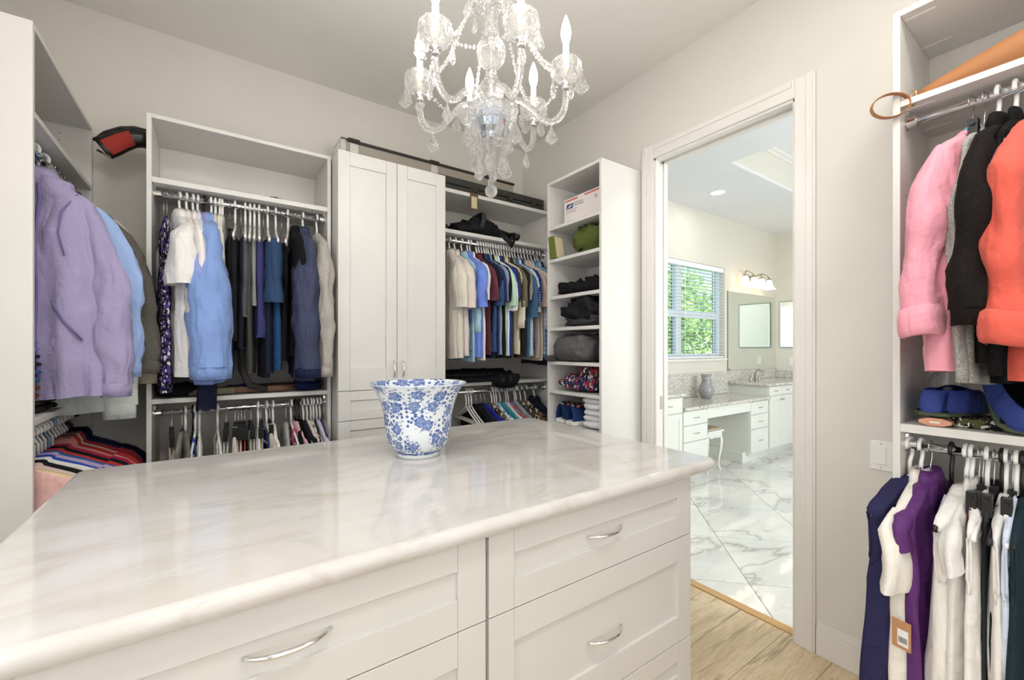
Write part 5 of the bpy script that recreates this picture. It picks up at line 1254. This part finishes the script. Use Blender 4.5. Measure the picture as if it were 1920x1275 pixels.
MB().lathe([(.001, .004), (.043, .004), (.0445, .012), (.0445, .075), (.001, .076)], 24).build('liquid', plain('teal_liquid', '#2aa0c0', .2), bo_, smooth=True); MB().tube([(0, 0, .02), (0, 0, .19)], .004, 8).build('dip_tube', M_PLASTIC_W, bo_); MB().lathe([(.017, .19), (.017, .215), (.008, .22), (.008, .235), (.001, .236)], 16).build('cap', M_PLASTIC_W, bo_, smooth=True)
rs = thing('red_scarf', 'dark red knitted scarf heaped beside the blue slippers', 'scarf', (1.90, .03, 1.0885)); lump('heap', (.10, .085, .12), fabric('#8e2430'), rs, 91, .3, 3, 30, 16, .75)
for k in range(3): MB().tube([(-.08 - .01 * k, .08 - .05 * k, .015 + .01 * k), (-.105, .03 - .04 * k, .05 + .02 * k), (-.08, -.03 - .03 * k, .10), (-.02, -.06, .12)], .018, 8).build('fold', fabric('#a02a35'), rs, smooth=True)
tp_ = lump('tissue', (.03, .03, .055), fabric('#d9d8d6'), None, 95, .35, loc=(1.93, .085, 1.125)); tag(tp_, 'crumpled white tissue between slipper and red scarf', 'tissue'); tp_.location.z = 1.0885; tp_.scale = (1, 1, 1.7)
# paper price tag on the off white blouse
pt = thing('price_tag', 'brown paper price tag with barcode hanging among the tops', 'tag', tuple(onX(1690, 1190, 1.635)), R(-12))
pt.scale = (1, .75, .75)
box('card', -.0008, .0008, -.03, .03, -.055, .055, plain('kraft', '#b98a63', .8), pt, bev=0); box('sticker', -.0014, -.0008, -.022, .012, -.042, .02, plain('sticker_white', '#e9e9ea', .7), pt, bev=0)
for k in range(9): box('barcode_bar', -.0018, -.0014, -.018 + k * .0031, -.0165 + k * .0031, -.03, -.008, M_PLASTIC_K, pt, bev=0)
MB().tube([(0, 0, .05), (.01, 0, .12), (.02, 0, .2)], .0012, 5).build('cord', fabric('#d9cfae'), pt)
# ---------------------------------------------------------------- bathroom
VY = 2.45
def raised(name, x0, x1, z0, z1, parent, org, yf=VY):
    return shaker(name, x0, x1, z0, z1, yf, .055, .055, .055, M_VAN, parent, org, .006, .018)
def flatf(name, x0, x1, z0, z1, parent, org): l = org; return box(name, x0 - l[0], x1 - l[0], VY - l[1], VY + .018 - l[1], z0 - l[2], z1 - l[2], M_VAN, parent, bev=.004)
def pull(parent, x, z, org, half=.035): return bow_handle('pull', (x - org[0], VY - org[1], z - org[2]), half, 'x', None, parent, M_NICKEL, .004, .022)
# tall-height cabinet at the left
va = thing('vanity_cabinet', 'pale vanity cabinet with drawer over door next to lower desk', 'cabinet', (3.3, 2.7, 0)); o_ = (3.3, 2.7, 0)
pbox('carcass', 2.90, 3.742, VY + .018, BYB - .001, .09, .855, M_VAN, va); pbox('toe_kick', 2.90, 3.742, VY + .09, BYB - .01, 0, .09, M_VAN, va)
for x0, x1 in ((2.91, 3.32), (3.328, 3.738)):
    d_ = flatf('drawer', x0, x1, .70, .848, va, o_); pull(d_, (x0 + x1) / 2, .775, o_); d_ = raised('door', x0, x1, .10, .692, va, o_); MB().sphere((x0 + .06 - o_[0], VY - .015 - o_[1], .63), .012, 12, 8).build('knob', M_NICKEL, d_, smooth=True)
tag(slab('granite_countertop', 2.88, 3.765, VY - .03, BYB - .001, .857, .889, M_GRANITE, .01, .008), 'speckled granite top over the cabinet beside the makeup desk', 'countertop')
# makeup desk
vb = thing('makeup_desk', 'low pale makeup desk with drawers and open knee space', 'desk', (4.6, 2.7, 0)); o_ = (4.6, 2.7, 0)
pbox('carcass', 3.75, 4.18, VY + .018, BYB - .001, .09, .710, M_VAN, vb); pbox('carcass', 5.07, 5.50, VY + .018, BYB - .001, .09, .710, M_VAN, vb)
pbox('toe_kick', 3.75, 4.18, VY + .09, BYB - .01, 0, .09, M_VAN, vb); pbox('toe_kick', 4.995, 5.50, VY + .06, BYB - .01, 0, .115, M_VAN, vb)
for z0, z1 in ((.565, .702), (.40, .556), (.10, .392)):
    d_ = flatf('drawer', 3.755, 4.175, z0, z1, vb, o_); pull(d_, 3.97, (z0 + z1) / 2, o_, .045)
for z0, z1 in ((.555, .702), (.385, .546), (.11, .376)):
    d_ = flatf('drawer', 5.075, 5.495, z0, z1, vb, o_); pull(d_, 5.29, (z0 + z1) / 2, o_, .045)
pbox('apron', 4.181, 5.069, VY + .002, VY + .02, .600, .708, M_VAN, vb)
tag(slab('granite_countertop', 3.745, 5.515, VY - .03, BYB - .001, .712, .744, M_GRANITE, .01, .008), 'speckled granite top of the low makeup desk', 'countertop')
# sink vanity
vc = thing('vanity_cabinet', 'pale sink vanity with doors under the wide wall mirror', 'cabinet', (6.1, 2.7, 0)); o_ = (6.1, 2.7, 0)
pbox('carcass', 5.52, 6.79, VY + .018, BYB - .001, .09, .862, M_VAN, vc); pbox('toe_kick', 5.52, 6.79, VY + .09, BYB - .01, 0, .09, M_VAN, vc)
for k in range(4):
    x0 = 5.525 + k * .317
    d_ = flatf('false_front', x0, x0 + .311, .745, .855, vc, o_); pull(d_, x0 + .155, .80, o_, .04)
    d_ = raised('door', x0, x0 + .311, .11, .737, vc, o_); MB().sphere((x0 + (.28 if k % 2 == 0 else .03) - o_[0], VY - .015 - o_[1], .69), .011, 12, 8).build('knob', M_NICKEL, d_, smooth=True)
tag(slab('granite_countertop', 5.47, 6.815, VY - .03, BYB - .001, .864, .896, M_GRANITE, .01, .008), 'speckled granite sink counter with faucet under the wide mirror', 'countertop')
bs = MB(); bs.box(2.88, 5.469, BYB - .02, BYB - .001, .746, 1.03); tag(bs.build('backsplash', M_GRANITE, bev=.003), 'speckled granite backsplash behind the makeup desk', 'backsplash')
tag(box('backsplash', 5.472, 6.80, BYB - .02, BYB - .001, .897, 1.03, M_GRANITE), 'speckled granite backsplash behind the sink faucet', 'backsplash')
tag(box('backsplash', 6.80, 6.818, VY, BYB - .022, .897, 1.0, M_GRANITE), 'granite side splash on the end wall of the bathroom', 'backsplash')
fa = thing('faucet', 'brushed nickel three piece sink faucet on the granite counter', 'faucet', (5.86, 2.78, .8965))
MB().tube([(0, 0, 0), (0, 0, .10), (0, -.015, .135), (0, -.06, .15), (0, -.10, .13), (0, -.105, .115)], .013, 10).build('spout', M_NICKEL, fa, smooth=True)
for s in (-1, 1):
    h_ = MB().lathe([(.024, 0), (.02, .012), (.013, .03), (.013, .065), (.001, .07)], 14, (s * .11, 0, 0)).build('handle_base', M_NICKEL, fa, smooth=True); MB().tube([(s * .11, 0, .06), (s * .18, -.02, .075)], .007, 8).build('lever', M_NICKEL, h_, smooth=True)
gv = thing('vase', 'small grey glazed vase standing on the makeup desk', 'vase', (4.70, 2.775, .7445))
MB().lathe([(.001, .001), (.05, .001), (.055, .008), (.078, .045), (.088, .085), (.078, .13), (.058, .165), (.05, .20), (.052, .25), (.06, .275), (.055, .275), (.046, .25), (.044, .2), (.07, .13), (.08, .085), (.04, .02), (.001, .015)], 28).build('vase_body', plain('grey_glaze', '#9a9a9c', .2), gv, smooth=True)
MB().lathe([(.0515, .225), (.0535, .228), (.0535, .236), (.0515, .239)], 28).build('neck_band', plain('grey_glaze_light', '#b7b6b6', .2), gv, smooth=True)
# stool
st = thing('vanity_stool', 'small white stool with curved cabriole legs and beige cushion', 'stool', (4.40, 2.60, 0))
st.scale = (.76, .8, 1)
M_STW = plain('stool_white', '#e9e9e4', .4)
box('seat_frame', -.185, .185, -.13, .13, .385, .425, M_STW, st, bev=.006); box('top_rim', -.205, .205, -.15, .15, .425, .445, M_STW, st, bev=.008); box('cushion', -.185, .185, -.13, .13, .445, .468, fabric('#b9ad93'), st, bev=.012)
MB().prism([(-.16, .385), (-.10, .362), (0, .37), (.10, .362), (.16, .385)], 'y', -.131, -.12).build('scalloped_apron', M_STW, st)
for sx in (-1, 1):
    for sy in (-1, 1):
        P = [(.165, .10, .40), (.180, .115, .33), (.176, .112, .25), (.160, .098, .15), (.152, .09, .07), (.160, .098, .025), (.172, .11, .0)]
        MB().tube([(sx * a, sy * b, c) for a, b, c in P], [.022, .025, .021, .016, .013, .014, .016], 10).build('leg', M_STW, st, smooth=True)
# mirrors
mr = thing('wall_mirror', 'wide frameless mirror on the wall above the sink', 'mirror', (6.14, BYB, 1.55)); pbox('glass', 5.49, 6.80, BYB - .007, BYB - .001, 1.032, 2.075, M_MIRROR, mr, bev=.001)
pbox('edge_strip', 5.484, 5.490, BYB - .010, BYB - .001, 1.032, 2.075, plain('mirror_edge', '#6f6d66', .4), mr, bev=0)
m2 = thing('medicine_mirror', 'small green edged mirror on the bathroom end wall', 'mirror', (BX1, 2.6, 1.66)); pbox('glass', BX1 - .02, BX1 - .001, 2.42, 2.87, 1.34, 2.0, M_MIRROR, m2, bev=.006)
pbox('edge_frame', BX1 - .016, BX1 - .001, 2.412, 2.878, 1.332, 2.008, plain('mirror_edge_green', '#7f9a8c', .3), m2, bev=.001)
ol = thing('wall_outlet', 'white electrical outlet plate on bathroom end wall beneath the mirror', 'outlet', (BX1, 2.72, 1.14)); box('plate', -.006, -.0005, -.036, .036, -.058, .058, M_PLASTIC_W, ol, bev=.002)
for s in (-1, 1): box('socket', -.008, -.006, -.016, .016, s * .024 - .014, s * .024 + .014, M_PLASTIC_W, ol)
# vanity light
vl = thing('vanity_light', 'four light vanity fixture with glowing glass shades above the mirror', 'wall light', (6.02, BYB, 2.27))
box('back_plate', -.12, .12, -.02, -.001, -.035, .05, M_NICKEL, vl, bev=.006)
for k, xx in enumerate((5.69, 5.905, 6.12, 6.335)):
    x = xx - 6.02; y = -.135
    sd_ = MB().lathe([(.028, .0), (.034, -.03), (.045, -.075), (.068, -.115), (.080, -.125), (.076, -.125), (.062, -.110), (.04, -.072), (.03, -.03)], 22, (x, y, .0)).build('shade', M_SHADE, vl, smooth=True)
    MB().lathe([(.001, .02), (.03, .018), (.032, .0), (.028, -.004)], 16, (x, y, .0)).build('socket_cup', M_NICKEL, sd_, smooth=True)
for x0, x1 in ((-.33, -.115), (.10, .315)):
    MB().tube([(x0, -.135, .02), (x0 + .02, -.12, .06), ((x0 + x1) / 2, -.09, .085), (x1 - .02, -.12, .06), (x1, -.135, .02)], .008, 8).build('scroll_arm', M_NICKEL, vl, smooth=True); MB().tube([((x0 + x1) / 2, -.09, .083), ((x0 + x1) / 2 * .6, -.04, .05), (0, -.015, .01)], .007, 8).build('support_arm', M_NICKEL, vl, smooth=True)
# downlight
dl = thing('downlight', 'round recessed ceiling downlight glowing in the bathroom ceiling', 'ceiling light', (4.45, 2.497, ZC)); MB().lathe([(.001, -.002), (.068, -.002), (.068, -.0015)], 28).build('lens', M_CAN, dl); MB().lathe([(.068, -.001), (.070, -.005), (.085, -.004), (.087, -.0008)], 28).build('trim_ring', M_TRIM, dl, smooth=True)
# window
win = struct(empty('window_1', ((WX0 + WX1) / 2, BYB + .1, 1.8)), 'white double hung bathroom window with blinds')
M_VINYL = plain('vinyl_white', '#e8eef2', .4); yw0, yw1 = BYB + .07, BYB + .12
def wbx(name, *a, mat=M_VINYL): return pbox(name, *a, mat, win)
for x0, x1 in ((WX0, WX0 + .06), (4.47, 4.58), (WX1 - .06, WX1)): wbx('stile', x0, x1, yw0, yw1, WZ0, WZ1)
for z0, z1 in ((WZ0, WZ0 + .06), (1.70, 1.775), (WZ1 - .05, WZ1)): wbx('rail', WX0 + .06, WX1 - .06, yw0 + .002, yw1 - .002, z0, z1)
for x0, x1 in ((WX0 + .06, 4.47), (4.58, WX1 - .06)):
    wbx('pane', x0, x1, yw0 + .024, yw0 + .028, WZ0 + .06, WZ1 - .05, mat=M_PANE)
    for xx in (x0 + .01, x1 - .035):
        wbx('screen_frame', xx, xx + .025, yw1 - .012, yw1 - .004, WZ0 + .06, 1.70, mat=plain('screen_dark', '#3c4348', .6)); wbx('screen_frame', xx, xx + .018, yw1 - .012, yw1 - .004, 1.775, WZ1 - .05, mat=plain('screen_dark', '#3c4348', .6))
wbx('sill', WX0 - .02, WX1 + .02, BYB - .03, BYB + .12, WZ0 - .03, WZ0 - .001, mat=M_TRIM)
bl = thing('window_blind', 'white horizontal slat blind covering the bathroom window', 'blind', ((WX0 + WX1) / 2, BYB + .03, 1.8))
hx_ = (WX1 - WX0) / 2 - .012
slatm = None; zz = WZ0 + .045; M_SLAT = plain('slat_white', '#f1f6f8', .4)
while zz < WZ1 - .07:
    if slatm is None: slatm = MB().box(-hx_, hx_, -.024, .024, -.0012, .0012).build('slat', M_SLAT, bl, loc=(0, 0, zz - 1.8)); slatm.rotation_euler = (R(-3), 0, 0)
    else: share(slatm, 'slat', bl, (0, 0, zz - 1.8), (R(-3), 0, 0))
    zz += .0405
box('head_rail', -hx_, hx_, -.028, .028, WZ1 - 1.8 - .06, WZ1 - 1.8 - .004, M_SLAT, bl); box('bottom_rail', -hx_, hx_, -.022, .022, WZ0 - 1.8 + .005, WZ0 - 1.8 + .025, M_SLAT, bl)
for xx in (-.9, -.3, .35, .95): box('ladder_tape', xx - .004, xx + .004, -.027, -.0255, WZ0 - 1.8 + .02, WZ1 - 1.8 - .02, M_SLAT, bl, bev=0)
# garden outside
gd = struct(MB().box(-3, 22, BYB + .3, 22, -.25, -.2).build('ground', M_GRASS))
def leaves(name, c, ext, nl, size, mat, seed, parent):
    rg = random.Random(seed); mb = MB()
    for k in range(nl):
        while True:
            p = Vector((rg.uniform(-1, 1), rg.uniform(-1, 1), rg.uniform(-1, 1)))
            if p.length < 1: break
        q = Vector((c[0] + p.x * ext[0], c[1] + p.y * ext[1], c[2] + p.z * ext[2])); a, b = rg.uniform(0, 6.28), rg.uniform(-.9, .9)
        u_ = Vector((math.cos(a), math.sin(a), b)).normalized() * size; v_ = u_.cross(Vector((rg.uniform(-1, 1), rg.uniform(-1, 1), rg.uniform(-1, 1)))).normalized() * size * .5
        i = len(mb.v); mb.v += [tuple(q - u_), tuple(q + v_), tuple(q + u_), tuple(q - v_)]; mb.f.append((i, i + 1, i + 2, i + 3))
    o = mb.build(name, mat, parent); o['kind'] = 'stuff'; return o
for k in range(4):
    cx = 6.2 + k * 1.5; h = thing('hedge', 'clipped green hedge growing outside the bathroom window', 'hedge', (cx, 5.4, -.2), 0, 'hedges outside the window')
    leaves('foliage', (0, 0, .68), (.95, .55, .85), 2600, .06, M_LEAF, 100 + k, h); MB().tube([(0, 0, 0), (0, 0, .7)], [.05, .02], 8).build('stem', plain('bark', '#6b543c', .9), h)
for k, (tx, ty, tz, rr_) in enumerate(((7.3, 6.9, 2.6, 1.5), (9.4, 7.3, 2.2, 1.6), (11.4, 7.6, 2.5, 1.5), (8.8, 9.5, 3.6, 1.8))):
    t_ = thing('tree', ('slender leafy tree in front outside the window', 'leafy tree beside the grey fence outside', 'leafy tree at the garden end outside', 'taller tree standing behind the others outside')[k], 'tree', (tx, ty, -.2))
    leaves('crown', (0, 0, tz), (rr_ * .85, rr_ * .8, rr_ * .95), 2600, .10, M_LEAF if k != 1 else M_LEAF2, 200 + k, t_); MB().tube([(0, 0, 0), (.05, 0, tz * .5), (0, 0, tz)], [.09, .07, .03], 8).build('trunk', plain('bark', '#6b543c', .9), t_)
fw = thing('garden_wall', 'plain pale grey garden wall behind the trees outside', 'wall', (9, 11.5, -.2)); box('wall_panel', -9, 11, 0, .15, 0, 2.2, plain('garden_wall_grey', '#b9bfc0', .9), fw, bev=0); box('wall_cap', -9, 11, -.03, .18, 2.2, 2.27, plain('garden_wall_grey', '#b9bfc0', .9), fw)
